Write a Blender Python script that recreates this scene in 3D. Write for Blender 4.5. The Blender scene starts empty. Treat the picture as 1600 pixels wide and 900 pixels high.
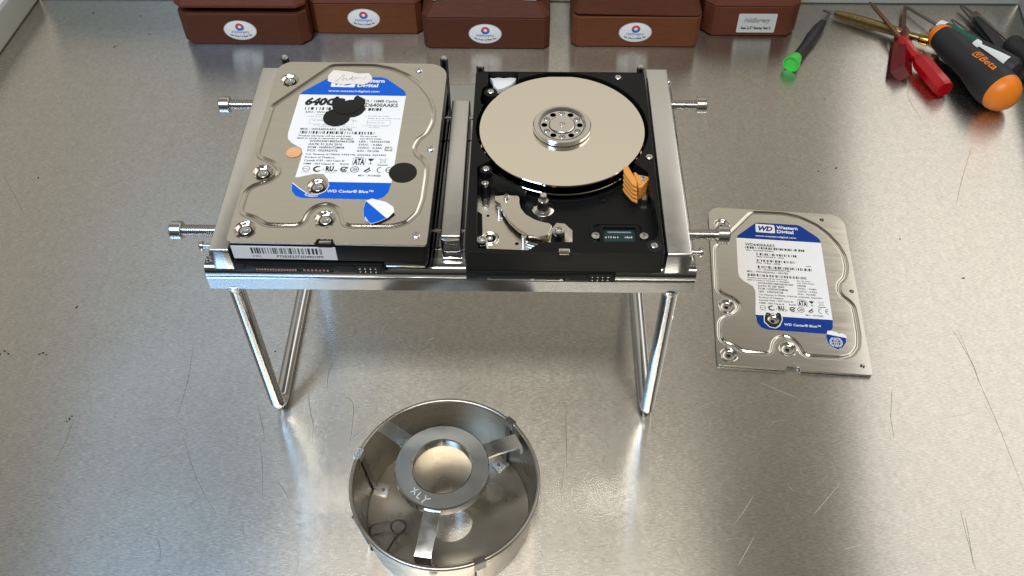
import bpy, bmesh, math, random
import numpy as np
from mathutils import Vector, Matrix
from mathutils.geometry import delaunay_2d_cdt
S = 0.001                       # everything is authored in millimetres
scene = bpy.context.scene
COL = scene.collection
rnd = random.Random(5)
PI = math.pi

# ------------------------------------------------------------------ camera
cd = bpy.data.cameras.new("camera"); cam = bpy.data.objects.new("camera", cd); COL.objects.link(cam)
cd.sensor_width = 36.0; cd.lens = 33.32; cd.clip_start = 0.02; cd.clip_end = 50
p, yw, ro = math.radians(50.336), math.radians(-1.3075), math.radians(-0.4247)
fw = Vector((math.sin(yw)*math.cos(p), math.cos(yw)*math.cos(p), -math.sin(p)))
rt = Vector((math.cos(yw), -math.sin(yw), 0)); up = rt.cross(fw)
rt2 = rt*math.cos(ro)+up*math.sin(ro); up2 = -rt*math.sin(ro)+up*math.cos(ro)
M = Matrix((rt2, up2, -fw)).transposed().to_4x4(); M.translation = Vector((31.44, -320.24, 522.01))*S
cam.matrix_world = M
scene.camera = cam

# ------------------------------------------------------------------ world and lamps
w = bpy.data.worlds.new("World"); scene.world = w; w.use_nodes = True
nt = w.node_tree; nt.nodes.clear()
def N(t, kind, **kw):
    n = t.nodes.new(kind)
    for k, v in kw.items(): setattr(n, k, v)
    return n
wo = N(nt, "ShaderNodeOutputWorld"); bg = N(nt, "ShaderNodeBackground")
tc = N(nt, "ShaderNodeTexCoord"); sx = N(nt, "ShaderNodeSeparateXYZ"); wr = N(nt, "ShaderNodeValToRGB")
nt.links.new(tc.outputs["Generated"], sx.inputs[0]); nt.links.new(sx.outputs["Z"], wr.inputs[0])
cr = wr.color_ramp                # room light: dim floor, cream walls, greyer ceiling
cr.elements[0].position = 0.0; cr.elements[0].color = (0.20, 0.18, 0.155, 1)
cr.elements[1].position = 1.0; cr.elements[1].color = (0.12, 0.11, 0.095, 1)
for q, c in ((0.25, (0.50, 0.47, 0.40, 1)), (0.70, (0.80, 0.75, 0.645, 1)), (0.82, (0.27, 0.25, 0.21, 1))):
    e = cr.elements.new(q); e.color = c
yr = N(nt, "ShaderNodeMapRange")       # the room is dimmer behind the bench's user
yr.inputs[1].default_value = -0.9; yr.inputs[2].default_value = 0.45; yr.inputs[3].default_value = 0.25; yr.inputs[4].default_value = 1.0; yr.interpolation_type = "SMOOTHSTEP"
nt.links.new(sx.outputs["Y"], yr.inputs[0])
wm = N(nt, "ShaderNodeMix", data_type="RGBA", blend_type="MULTIPLY"); wm.inputs[0].default_value = 1.0
wc = N(nt, "ShaderNodeCombineColor")
for i in range(3): nt.links.new(yr.outputs[0], wc.inputs[i])
nt.links.new(wr.outputs[0], wm.inputs[6]); nt.links.new(wc.outputs[0], wm.inputs[7]); nt.links.new(wm.outputs[2], bg.inputs[0]); bg.inputs[1].default_value = 0.8
nt.links.new(bg.outputs[0], wo.inputs[0])
def area(name, loc, target, sx_, sy_, power, color):
    l = bpy.data.lights.new(name, "AREA"); l.shape = "RECTANGLE"; l.size = sx_; l.size_y = sy_
    l.energy = power; l.color = color
    o = bpy.data.objects.new(name, l); COL.objects.link(o); o.location = loc
    z_ = (Vector(loc)-Vector(target)).normalized(); x_ = (Vector((1, 0, 0))-z_*z_.x).normalized(); y_ = z_.cross(x_)
    o.matrix_world = Matrix.Translation(loc) @ Matrix((x_, y_, z_)).transposed().to_4x4()
    return o
area("ceiling_tube_light", (-0.04, -0.53, 1.70), (-0.04, -0.2, 0), 0.98, 0.26, 20.0, (1.0, 0.95, 0.86))
pl_ = area("ceiling_panel_light", (1.63, 1.15, 1.70), (1.59, 1.10, 0), 1.3, 2.8, 13.5, (1.0, 0.955, 0.935)); pl_.rotation_euler.rotate_axis("Z", math.radians(-8))
area("window_light", (-0.82, -0.85, 1.65), (-0.5, -0.3, 0.1), 0.6, 0.6, 17.0, (0.40, 0.65, 1.0))
scene.view_settings.view_transform = "Standard"; scene.view_settings.look = "None"
scene.view_settings.exposure = 0.0; scene.view_settings.gamma = 1.0

# ------------------------------------------------------------------ materials
MATS = {}
def mat(name, color, rough=0.5, metal=0.0, bump=0.0, bscale=200.0, var=0.0, spec=0.5, trans=0.0, coat=0.0, ior=1.45, stretch=(1, 1, 1), rvar=0.0, aniso=0.0):
    m = bpy.data.materials.new(name); m.use_nodes = True
    t = m.node_tree; b = t.nodes["Principled BSDF"]
    b.inputs["Base Color"].default_value = (*color, 1); b.inputs["Roughness"].default_value = rough
    b.inputs["Metallic"].default_value = metal; b.inputs["Specular IOR Level"].default_value = spec
    b.inputs["Transmission Weight"].default_value = trans; b.inputs["Coat Weight"].default_value = coat
    b.inputs["IOR"].default_value = ior; b.inputs["Anisotropic"].default_value = aniso
    if bump or var or rvar:
        c = N(t, "ShaderNodeTexCoord"); mp = N(t, "ShaderNodeMapping"); mp.inputs["Scale"].default_value = stretch
        t.links.new(c.outputs["Object"], mp.inputs[0])
        n = N(t, "ShaderNodeTexNoise"); n.inputs["Scale"].default_value = bscale; n.inputs["Detail"].default_value = 5
        t.links.new(mp.outputs[0], n.inputs["Vector"])
        if bump:
            bp = N(t, "ShaderNodeBump"); bp.inputs["Strength"].default_value = bump; bp.inputs["Distance"].default_value = 0.0004
            t.links.new(n.outputs[0], bp.inputs["Height"]); t.links.new(bp.outputs[0], b.inputs["Normal"])
        if var:
            r = N(t, "ShaderNodeValToRGB"); e = r.color_ramp.elements
            e[0].position = .3; e[1].position = .7
            e[0].color = (*[max(0, x*(1-var)) for x in color], 1); e[1].color = (*[min(1, x*(1+var)) for x in color], 1)
            t.links.new(n.outputs[0], r.inputs[0]); t.links.new(r.outputs[0], b.inputs["Base Color"])
        if rvar:
            mr = N(t, "ShaderNodeMapRange"); mr.inputs[3].default_value = rough-rvar; mr.inputs[4].default_value = rough+rvar
            mr.inputs[1].default_value = .3; mr.inputs[2].default_value = .7
            t.links.new(n.outputs[0], mr.inputs[0]); t.links.new(mr.outputs[0], b.inputs["Roughness"])
    MATS[name] = m
    return m
chrome = mat("chrome", (.54, .55, .56), .05, 1, rvar=.03, bscale=60)
rail_m = mat("rail_chrome", (.46, .47, .48), .14, 1, rvar=.04, bscale=50)
satin = mat("satin_chrome", (.84, .835, .81), .3, 1, rvar=.05, bscale=80)
nickel = mat("bright_steel", (.66, .645, .62), .23, 1)
lid_m = mat("lid_steel", (.66, .63, .575), .12, 1, var=.03, bscale=40, stretch=(1, 8, 1), rvar=.025)
edge_m = mat("sheared_edge", (.42, .40, .36), .42, 1)
cup_m = mat("cup_steel", (.47, .43, .37), .32, 1, bscale=60, var=.08, stretch=(1, 1, 5), rvar=.07)
floor_m = mat("cup_floor_steel", (.42, .385, .32), .30, 1, bump=.12, bscale=28, var=.12, rvar=.08)
ring_m = mat("ring_steel", (.56, .57, .55), .33, 1, rvar=.05, bscale=90)
arm_m = mat("arm_steel", (.66, .67, .67), .22, 1, bscale=120, rvar=.06)
platter_m = mat("platter_mirror", (.93, .87, .755), .03, 1)
alu = mat("machined_aluminium", (.78, .755, .71), .15, 1)
plate_m = mat("nickel_plate", (.80, .75, .66), .2, 1, rvar=.03)
black = mat("black_paint", (.007, .007, .007), .28, 0, spec=.22)
blackp = mat("black_plastic", (.006, .006, .007), .4, spec=.25)
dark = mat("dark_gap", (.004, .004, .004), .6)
gold = mat("gold_contacts", (.36, .20, .15), .4, 1)
white = mat("label_paper", (.84, .84, .84), .42, var=.02, bscale=60)
paper = mat("torn_paper", (.78, .72, .66), .7, bump=.1, bscale=200, var=.03)
blue = mat("label_blue", (.002, .10, .56), .35, spec=.25)
navy = mat("label_navy", (.002, .036, .24), .35, spec=.2)
ink = mat("black_ink", (.012, .012, .014), .5)
grey = mat("grey_ink", (.30, .30, .31), .5)
wink = mat("white_ink", (.82, .82, .82), .4)
sblack = mat("black_sticker", (.013, .013, .012), .5, spec=.3, bump=.05, bscale=300)
orange_dot = mat("orange_dot", (.80, .42, .20), .6, var=.1, bscale=120)
amber = mat("amber_plastic", (.72, .31, .06), .42, bump=.05, bscale=200)
def wood(name, c):
    m = mat(name, c, .5, 0, spec=.16)
    t = m.node_tree; b = t.nodes["Principled BSDF"]
    co = N(t, "ShaderNodeTexCoord"); mp = N(t, "ShaderNodeMapping"); mp.inputs["Scale"].default_value = (14, 60, 160)
    n = N(t, "ShaderNodeTexNoise"); n.inputs["Scale"].default_value = 6; n.inputs["Detail"].default_value = 8; n.inputs["Distortion"].default_value = .6
    r = N(t, "ShaderNodeValToRGB"); e = r.color_ramp.elements; e[0].position = .25; e[1].position = .75
    e[0].color = (*[x*.82 for x in c], 1); e[1].color = (*[min(1, x*1.14) for x in c], 1)
    bp = N(t, "ShaderNodeBump"); bp.inputs["Strength"].default_value = .12; bp.inputs["Distance"].default_value = .0005
    t.links.new(co.outputs["Object"], mp.inputs[0]); t.links.new(mp.outputs[0], n.inputs["Vector"]); t.links.new(n.outputs[0], r.inputs[0])
    t.links.new(r.outputs[0], b.inputs["Base Color"]); t.links.new(n.outputs[0], bp.inputs["Height"]); t.links.new(bp.outputs[0], b.inputs["Normal"])
    return m
wood_a = wood("mahogany_dark", (.095, .029, .015)); wood_b = wood("mahogany_warm", (.155, .049, .019)); wood_c = wood("mahogany_red", (.125, .036, .019))
green_p = mat("bright_green_plastic", (.06, .62, .07), .38)
rubber = mat("black_rubber", (.020, .020, .021), .55, bump=.05, bscale=900)
brass = mat("aged_brass", (.23, .17, .075), .38, 1, var=.25, bscale=400)
goldm = mat("polished_gold", (.70, .44, .13), .18, 1)
redt = mat("red_translucent_plastic", (.66, .006, .014), .08, 0, trans=.45, ior=1.49)
redd = mat("dark_red_translucent_plastic", (.20, .006, .012), .18, 0, trans=.35, ior=1.49)
copper = mat("copper_shaft", (.36, .19, .12), .32, 1)
steel_d = mat("dark_steel", (.30, .28, .27), .3, 1)
orange_p = mat("orange_plastic", (.86, .22, .012), .38)
dgreen = mat("dark_green_plastic", (.008, .085, .058), .42)
whitep = mat("white_plastic", (.80, .80, .78), .4)
seam_m = mat("seam_dark", (.07, .065, .055), .7)  # dark line of the seam at the wall foot
wall_m = mat("painted_metal", (.34, .345, .31), .42, 0, var=.03, bscale=30)
ledge_m = mat("painted_ledge", (.66, .66, .63), .45)
pcb = mat("green_circuit", (.006, .03, .028), .4)
red_ink = mat("red_ink", (.70, .07, .04), .5); blue_ink = mat("blue_ink", (.05, .12, .48), .5)
scr_d = mat("scratch_dark", (.27, .255, .23), .5, 1); scr_l = mat("scratch_bright", (.68, .67, .63), .5, 1)
soot = mat("debris", (.02, .018, .015), .7)
def table_mat():
    m = bpy.data.materials.new("brushed_worktop"); m.use_nodes = True
    t = m.node_tree; b = t.nodes["Principled BSDF"]; b.inputs["Metallic"].default_value = 1
    c = N(t, "ShaderNodeTexCoord")
    def noise(scale, stretch, detail=4):
        mp = N(t, "ShaderNodeMapping"); mp.inputs["Scale"].default_value = stretch
        n = N(t, "ShaderNodeTexNoise"); n.inputs["Scale"].default_value = scale; n.inputs["Detail"].default_value = detail
        t.links.new(c.outputs["Object"], mp.inputs[0]); t.links.new(mp.outputs[0], n.inputs["Vector"]); return n
    def rng(src, a, b_, lo, hi):
        r = N(t, "ShaderNodeMapRange"); r.inputs[1].default_value = a; r.inputs[2].default_value = b_; r.inputs[3].default_value = lo; r.inputs[4].default_value = hi
        t.links.new(src, r.inputs[0]); return r.outputs[0]
    def math_(op, a, b_):
        n = N(t, "ShaderNodeMath", operation=op)
        for i, v in enumerate((a, b_)):
            if isinstance(v, (int, float)): n.inputs[i].default_value = v
            else: t.links.new(v, n.inputs[i])
        return n.outputs[0]
    big = noise(5, (1, 1, 1), 5); mid = noise(60, (1, 1.2, 1), 4); fleck = noise(900, (.32, 1, 1), 2); grain = noise(420, (.05, 1, 1), 3); cross = noise(260, (1, .06, 1), 3); spk = noise(1500, (.22, 1, 1), 1); blot = noise(170, (1, 1, 1), 6)
    k = math_("ADD", rng(big.outputs[0], .3, .7, -.055, .055), rng(mid.outputs[0], .3, .7, -.02, .02))
    k = math_("ADD", k, rng(fleck.outputs[0], .3, .72, -.03, .06))
    k = math_("ADD", k, rng(cross.outputs[0], .35, .7, -.015, .015))
    k = math_("ADD", k, rng(spk.outputs[0], .38, .68, -.11, .12)); k = math_("ADD", k, rng(blot.outputs[0], .35, .7, -.05, .05))
    val = math_("ADD", k, 1.0)
    mx = N(t, "ShaderNodeMix", data_type="RGBA", blend_type="MULTIPLY"); mx.inputs[0].default_value = 1
    mx.inputs[6].default_value = (.62, .595, .54, 1)
    cc = N(t, "ShaderNodeCombineColor")
    for i in range(3): t.links.new(val, cc.inputs[i])
    t.links.new(cc.outputs[0], mx.inputs[7]); t.links.new(mx.outputs[2], b.inputs["Base Color"])
    rr = math_("ADD", rng(big.outputs[0], .3, .7, .225, .275), rng(fleck.outputs[0], .3, .7, -.012, .012))
    t.links.new(rr, b.inputs["Roughness"])
    b.inputs["Anisotropic"].default_value = 1.0
    cmb = N(t, "ShaderNodeCombineXYZ"); cmb.inputs[1].default_value = 1
    t.links.new(cmb.outputs[0], b.inputs["Tangent"])
    h = math_("ADD", math_("MULTIPLY", grain.outputs[0], .6), fleck.outputs[0])
    bp = N(t, "ShaderNodeBump"); bp.inputs["Strength"].default_value = .004; bp.inputs["Distance"].default_value = .0004
    t.links.new(h, bp.inputs["Height"]); t.links.new(bp.outputs[0], b.inputs["Normal"])
    return m
table_m = table_mat()

# ------------------------------------------------------------------ mesh helpers (mm)
class MB:
    def __init__(s): s.v = []; s.f = []; s.m = []
    def add(s, vs, fs, mi=0):
        o = len(s.v); s.v += [tuple(x) for x in vs]; s.f += [tuple(i+o for i in f) for f in fs]; s.m += [mi]*len(fs)
    def bm(s, b, mi=0):
        b.verts.index_update(); s.add([v.co.copy() for v in b.verts], [[v.index for v in f.verts] for f in b.faces], mi); b.free()
    def box(s, x0, x1, y0, y1, z0, z1, bev=0, mi=0, seg=2, mtx=None):
        b = bmesh.new(); bmesh.ops.create_cube(b, size=1)
        for v in b.verts: v.co = Vector(((x0+x1)/2+v.co.x*(x1-x0), (y0+y1)/2+v.co.y*(y1-y0), (z0+z1)/2+v.co.z*(z1-z0)))
        if bev: bmesh.ops.bevel(b, geom=b.edges[:], offset=bev, segments=seg, profile=.5, affect="EDGES")
        if mtx: b.transform(mtx)
        s.bm(b, mi)
    def prism(s, poly, z0, z1, bev=0, mi=0, seg=2, mtx=None):
        if poly_area(poly) < 0: poly = poly[::-1]
        b = bmesh.new(); vs = [b.verts.new((x, y, z0)) for x, y in poly]; f = b.faces.new(vs); f.normal_update()
        r = bmesh.ops.extrude_face_region(b, geom=[f]); nv = [e for e in r["geom"] if isinstance(e, bmesh.types.BMVert)]
        for v in nv: v.co.z = z1
        bmesh.ops.recalc_face_normals(b, faces=b.faces[:])
        if bev:
            es = [e for e in b.edges if all(abs(v.co.z-z1) < 1e-6 for v in e.verts)]
            bmesh.ops.bevel(b, geom=es, offset=bev, segments=seg, profile=.5, affect="EDGES", clamp_overlap=True)
        if mtx: b.transform(mtx)
        s.bm(b, mi)
    def lathe(s, prof, o, axis=(0, 0, 1), n=32, mi=0, square=0, caps=True):
        a = Vector(axis).normalized(); u = a.orthogonal().normalized()
        if abs(a.z) > .999: u = Vector((1, 0, 0))
        w_ = a.cross(u); o = Vector(o); vs = []
        for t, r in prof:
            for k in range(n):
                th = 2*PI*(k+.5*(square > 0))/n
                vs.append(o+a*t+(u*math.cos(th)+w_*math.sin(th))*max(r, 1e-4))
        fs = []
        for i in range(len(prof)-1):
            for k in range(n):
                k2 = (k+1) % n; fs.append((i*n+k, i*n+k2, (i+1)*n+k2, (i+1)*n+k))
        if caps and prof[0][1] > .01: fs.append(tuple(range(n))[::-1])
        if caps and prof[-1][1] > .01: fs.append(tuple((len(prof)-1)*n+k for k in range(n)))
        s.add(vs, fs, mi)
    def tube(s, path, r, n=12, closed=False, mi=0, flat=1.0):
        P = [Vector(q) for q in path]; L = len(P); vs = []; prev = None
        for i in range(L):
            if closed: t = P[(i+1) % L]-P[i-1]
            else: t = P[min(i+1, L-1)]-P[max(i-1, 0)]
            t.normalize()
            u = (prev-t*prev.dot(t)) if prev else t.orthogonal()
            if not prev and abs(t.z) < .9: u = Vector((0, 0, 1))-t*t.z
            u.normalize(); prev = u; w_ = t.cross(u)
            rr = r[i] if isinstance(r, (list, tuple)) else r
            for k in range(n):
                th = 2*PI*k/n; vs.append(P[i]+(u*math.cos(th)*flat+w_*math.sin(th))*rr)
        fs = []
        for i in range(L if closed else L-1):
            j = (i+1) % L
            for k in range(n): k2 = (k+1) % n; fs.append((i*n+k, i*n+k2, j*n+k2, j*n+k))
        if not closed: fs.append(tuple(range(n))[::-1]); fs.append(tuple((L-1)*n+k for k in range(n)))
        s.add(vs, fs, mi)
    def flat(s, poly, z, mi=0):
        if poly_area(poly) < 0: poly = poly[::-1]
        n = len(poly)
        v, _, f, *_ = delaunay_2d_cdt([Vector(q) for q in poly], [(i, (i+1) % n) for i in range(n)], [], 1, 1e-5)
        s.add([(a.x, a.y, z) for a in v], [tuple(q) for q in f], mi)
    def rect(s, x0, y0, x1, y1, z, mi=0): s.add([(x0, y0, z), (x1, y0, z), (x1, y1, z), (x0, y1, z)], [(0, 1, 2, 3)], mi)
    def ring(s, cx, cy, r0, r1, z, mi=0, a0=0, a1=360, sy=1.0, n=None):
        n = n or max(8, int(abs(a1-a0)/15)); vs = []
        for k in range(n+1):
            th = math.radians(a0+(a1-a0)*k/n)
            for r in (r0, r1): vs.append((cx+r*math.cos(th), cy+r*math.sin(th)*sy, z))
        s.add(vs, [(2*k, 2*k+1, 2*k+3, 2*k+2) for k in range(n)], mi)
    def line(s, pts, wd, z, mi=0):
        for (x0, y0), (x1, y1) in zip(pts, pts[1:]):
            d = Vector((x1-x0, y1-y0)); l = d.length or 1e-6; nx, ny = -d.y/l*wd/2, d.x/l*wd/2
            s.add([(x0-nx, y0-ny, z), (x1-nx, y1-ny, z), (x1+nx, y1+ny, z), (x0+nx, y0+ny, z)], [(0, 1, 2, 3)], mi)
    def text(s, txt, x, y, h, wd=None, z=0, mi=0, bold=.018, shear=0, align="l"):
        v, f = glyphs(txt, bold, shear)
        k = h/.70; mxx = max(q[0] for q in v); mnx = min(q[0] for q in v)
        kx = k if wd is None else wd/(mxx-mnx)
        off = {"l": 0, "c": -(mxx-mnx)*kx/2, "r": -(mxx-mnx)*kx}[align]
        s.add([(x+off+(a-mnx)*kx, y+b_*k, z) for a, b_ in v], f, mi)
    def xform(s, m): s.v = [tuple(m @ Vector(q)) for q in s.v]; return s
    def merge(s, o, mi=None): s.add(o.v, o.f, 0); s.m[-len(o.f):] = [mi]*len(o.f) if mi is not None else o.m
def poly_area(p_): return .5*sum(p_[i][0]*p_[(i+1) % len(p_)][1]-p_[(i+1) % len(p_)][0]*p_[i][1] for i in range(len(p_)))
_G = {}
def glyphs(txt, bold, shear):
    key = (txt, bold, shear)
    if key not in _G:
        c = bpy.data.curves.new("writing", "FONT"); c.body = txt; c.size = 1; c.offset = bold; c.shear = shear; c.resolution_u = 2; c.fill_mode = "FRONT"
        o = bpy.data.objects.new("writing", c); me = o.to_mesh()
        _G[key] = ([(v.co.x, v.co.y) for v in me.vertices], [tuple(q.vertices) for q in me.polygons])
        o.to_mesh_clear(); bpy.data.objects.remove(o); bpy.data.curves.remove(c)
    return _G[key]
def mesh(name, mb, mats, off=(0, 0, 0), smooth=35):
    me = bpy.data.meshes.new(name)
    me.from_pydata([((x-off[0])*S, (y-off[1])*S, (z-off[2])*S) for x, y, z in mb.v], [], mb.f)
    for m in (mats if isinstance(mats, (list, tuple)) else [mats]): me.materials.append(m)
    me.polygons.foreach_set("material_index", mb.m)
    if smooth:
        me.polygons.foreach_set("use_smooth", [True]*len(me.polygons)); me.set_sharp_from_angle(angle=math.radians(smooth))
    me.update(); return me
def obj(name, mb, mats, parent=None, off=None, smooth=35, loc=None):
    """link one mesh; parent: part of that thing, authored in world mm unless the parent is local (off=(0,0,0))"""
    if off is None: off = tuple(parent["base"]) if parent is not None and "base" in parent else (0, 0, 0)
    if loc is not None: off = loc
    o = bpy.data.objects.new(name, mesh(name, mb, mats, off, smooth)); COL.objects.link(o)
    if parent is not None: o.parent = parent
    if loc is not None: o.location = Vector(loc)*S; o["base"] = loc
    return o
def inst(name, src, parent, loc=(0, 0, 0), rz=0):
    o = bpy.data.objects.new(name, src.data if hasattr(src, "data") else src); COL.objects.link(o)
    o.parent = parent; o.location = Vector(loc)*S; o.rotation_euler = (0, 0, rz); return o
def tag(o, label, cat=None, group=None, kind=None):
    if label: o["label"] = label
    if cat: o["category"] = cat
    if group: o["group"] = group
    if kind: o["kind"] = kind
    return o
def thing(name, loc, label, cat, group=None, rz=0, local=False):
    o = bpy.data.objects.new(name, None); COL.objects.link(o); o.empty_display_size = .02
    o.location = Vector(loc)*S; o.rotation_euler = (0, 0, rz); o["base"] = (0, 0, 0) if local else loc
    return tag(o, label, cat, group)
def arc(cx, cy, r, a0, a1, n=12):
    return [(cx+r*math.cos(math.radians(a0+(a1-a0)*k/n)), cy+r*math.sin(math.radians(a0+(a1-a0)*k/n))) for k in range(n+1)]
def smooth_path(pts, n=6, closed=False):
    P = [Vector(q) for q in pts]; L = len(P); out = []
    for i in range(L if closed else L-1):
        if closed: a, b, c, d = P[i-1], P[i], P[(i+1) % L], P[(i+2) % L]
        else: a, b, c, d = P[max(i-1, 0)], P[i], P[i+1], P[min(i+2, L-1)]
        for k in range(n):
            t = k/n; out.append(.5*((2*b)+(c-a)*t+(2*a-5*b+4*c-d)*t*t+(3*b-a-3*c+d)*t**3))
    if not closed: out.append(P[-1])
    return [tuple(q) for q in out]
def inside(P, poly):
    P = np.asarray(P); x, y = P[:, 0], P[:, 1]; r = np.zeros(len(P), bool); n = len(poly)
    for i in range(n):
        x0, y0 = poly[i]; x1, y1 = poly[i-1]
        c = ((y0 > y) != (y1 > y)) & (x < (x1-x0)*(y-y0)/((y1-y0) if y1 != y0 else 1e-12)+x0); r ^= c
    return r
def plate(mb, outline, holes, z0, z1, mi=0, wmi=None, zfun=None, extra=(), bottom=True, mask=None):
    """a sheet with openings (they may overlap): top at z1 (or zfun), walls down to z0"""
    vs = []; es = []
    for poly in [outline]+list(holes):
        o = len(vs); vs += [Vector((a, b)) for a, b in poly]; es += [(o+i, o+(i+1) % len(poly)) for i in range(len(poly))]
    vs += [Vector(q) for q in extra]
    v, _, f, *_ = delaunay_2d_cdt(vs, es, [], 0, 1e-4)
    V = np.array([(a.x, a.y) for a in v]); C = np.array([V[list(q)].mean(0) for q in f])
    ok = inside(C, outline)
    for h in holes: ok &= ~inside(C, h)
    F = [tuple(q) for q, k in zip(f, ok) if k]
    Z = zfun(V) if zfun else np.full(len(V), z1)
    F = [q if ((V[q[1]]-V[q[0]])[0]*(V[q[2]]-V[q[0]])[1]-(V[q[1]]-V[q[0]])[1]*(V[q[2]]-V[q[0]])[0]) > 0 else q[::-1] for q in F]
    n = len(V); mb.add([(a, b, z) for (a, b), z in zip(V, Z)], F, mi)
    ed = set()
    for q in F:
        for i in range(len(q)):
            e = (q[i], q[(i+1) % len(q)])
            if e[::-1] in ed: ed.discard(e[::-1])
            else: ed.add(e)
    for a, b in ed:
        mb.add([(*V[a], Z[a]), (*V[b], Z[b]), (*V[b], z0), (*V[a], z0)], [(0, 3, 2, 1)], mi if wmi is None else wmi)
    if bottom: mb.add([(a, b, z0) for a, b in V], [q[::-1] for q in F], mi)
def rrect(x0, y0, x1, y1, r, n=6):
    if not isinstance(r, (list, tuple)): r = [r]*4
    out = []
    for (cx, cy, a), q in zip(((x0+r[0], y0+r[0], 180), (x1-r[1], y0+r[1], 270), (x1-r[2], y1-r[2], 0), (x0+r[3], y1-r[3], 90)), r):
        out += arc(cx, cy, q, a, a+90, n)
    return out

# ------------------------------------------------------------------ the setting
mb = MB()
mb.add([(-495, -300, 0), (389, -300, 0), (494.2, 466.5, 0), (-438.6, 466.5, 0)], [(0, 1, 2, 3)])
mb.add([(-495, -300, -3), (389, -300, -3), (494.2, 466.5, -3), (-438.6, 466.5, -3)], [(3, 2, 1, 0)])
mb.add([(-495, -300, 0), (389, -300, 0), (389, -300, -3), (-495, -300, -3)], [(3, 2, 1, 0)])
worktop = tag(obj("worktop", mb, table_m, smooth=0), "worn brushed steel worktop with fine scratches", kind="structure")
def wall(name, a, b, th, h, side, label):
    d = Vector((b[0]-a[0], b[1]-a[1])).normalized(); n = Vector((-d.y, d.x))*side
    m = MB(); poly = [a, b, (b[0]+n.x*th, b[1]+n.y*th), (a[0]+n.x*th, a[1]+n.y*th)]
    m.prism(poly, -2.5, h, bev=1.2); 
    o = tag(obj(name, m, wall_m), label, kind="structure")
    m = MB(); m.prism([(q[0]-n.x*s_, q[1]-n.y*s_) for q, s_ in zip(poly, (.5, .5, -3, -3))], .05, 1.1); obj("seam", m, seam_m, o)
    m = MB(); inset = [(q[0]+n.x*s_, q[1]+n.y*s_) for q, s_ in zip(poly, (3, 3, 0, 0))]
    m.prism(inset, h, h+1.2, bev=.5); obj("ledge", m, ledge_m, o)
    return o
wall("left_wall", (-496, -300), (-439.4, 467), 60, 27, 1, "grey painted low wall along the left edge of the worktop")
bw = wall("back_wall", (-438, 467.2), (494, 467.2), 60, 60, 1, "grey painted low wall along the back of the worktop")
wall("right_wall", (390, -292), (495, 466), 60, 60, -1, "grey painted low wall along the right edge of the worktop")
m = MB(); m.lathe([(0, 1.1), (.4, .9), (.4, 0)], (466, 467.1, 7), (0, -1, 0), 12); obj("rivet", m, dark, bw, off=(0, 0, 0))
# wear on the worktop: shaped scratches, stains and grit lying on it
def ribbons(name, lines, m_, width, z=.03):
    b = MB()
    for q in lines:
        pts = smooth_path(q, 6); L = len(pts)
        ws = [width*(.25+.75*math.sin(PI*(i+.5)/L)) for i in range(L)]
        for i in range(L-1):
            (x0, y0), (x1, y1) = pts[i], pts[i+1]; d = Vector((x1-x0, y1-y0)); l = d.length or 1
            n0, n1 = Vector((-d.y, d.x))/l*ws[i]/2, Vector((-d.y, d.x))/l*ws[i+1]/2
            b.add([(x0-n0.x, y0-n0.y, z), (x1-n1.x, y1-n1.y, z), (x1+n1.x, y1+n1.y, z), (x0+n0.x, y0+n0.y, z)], [(0, 1, 2, 3)])
    return tag(obj(name, b, m_, worktop, smooth=0), None, kind="stuff")
DARK = [[(-195.0,57.4),(-192.1,30.6),(-192.3,0.2)],[(-185.2,-11.8),(-169.9,-41.6),(-152.6,-65.4)],[(-111.5,24.0),(-106.7,6.4),(-101.2,-9.4)],[(-89.3,19.2),(-80.0,13.0),(-78.3,-17.3)],[(-143.0,13.3),(-137.1,-1.4),(-132.7,-13.4)],[(-97.4,46.5),(-99.4,37.1),(-98.6,24.1)],[(-135.0,-18.2),(-131.0,-32.0),(-127.0,-52.1)],[(-184.2,-80.4),(-180.2,-88.5),(-179.0,-94.5)],[(-258.7,-0.7),(-258.6,-17.6),(-260.9,-32.7)],[(-119.2,-43.1),(-114.1,-49.7),(-110.0,-56.2)],[(-135.7,-71.4),(-133.3,-78.7)],[(57.6,11.1),(58.0,-8.3),(57.6,-31.6)],[(329.4,78.4),(331.1,35.2),(333.2,0.4),(334.5,-43.2)],[(292.3,-56.7),(291.4,-73.4),(290.6,-95.4)],[(294.0,-60.9),(292.1,-77.5),(289.9,-91.5)],[(266.6,11.6),(264.7,-7.8)],[(271.9,29.3),(266.1,6.7)],[(324.8,81.4),(330.8,51.6),(330.4,35.9)],[(393.6,267.9),(373.2,226.1),(361.3,198.6)],[(366.6,355.1),(357.4,330.7),(361.2,298.3)],[(-386.2,224.2),(-369.1,201.9),(-353.8,180.5)]]
LIGHT = [[(-209.6,-55.4),(-201.9,-43.2),(-190.0,-26.0),(-176.0,-15.2),(-159.4,-5.4)],[(156.5,-67.2),(163.5,-58.6),(170.9,-47.8)],[(217.0,-82.7),(231.1,-78.4)],[(142.8,12.3),(151.8,17.4)],[(154.9,-93.5),(166.9,-75.3)],[(203.9,-61.2),(224.8,-39.3)],[(187.0,33.2),(208.7,22.0)]]
GRIT = [[(-324.8,49.6)],[(-322.4,52.3)],[(-319.4,50.2)],[(-298.1,49.9)],[(-295.8,51.1)],[(-293.0,49.5)],[(-262.3,-2.7)],[(-261.2,-0.7)],[(-260.4,1.2)],[(-285.2,90.9)],[(-138.1,54.3)],[(310.0,163.8)],[(285.6,326.1)],[(278.0,240.0)],[(263.1,236.1)],[(346.1,126.1)],[(-379.8,444.6)],[(-356.7,221.3)],[(-344.8,392.5)],[(-318.2,412.3)],[(-333.7,440.6)]]
ribbons("scratches", DARK, scr_d, .32); ribbons("bright_scratches", LIGHT, scr_l, .24, .04)
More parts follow.
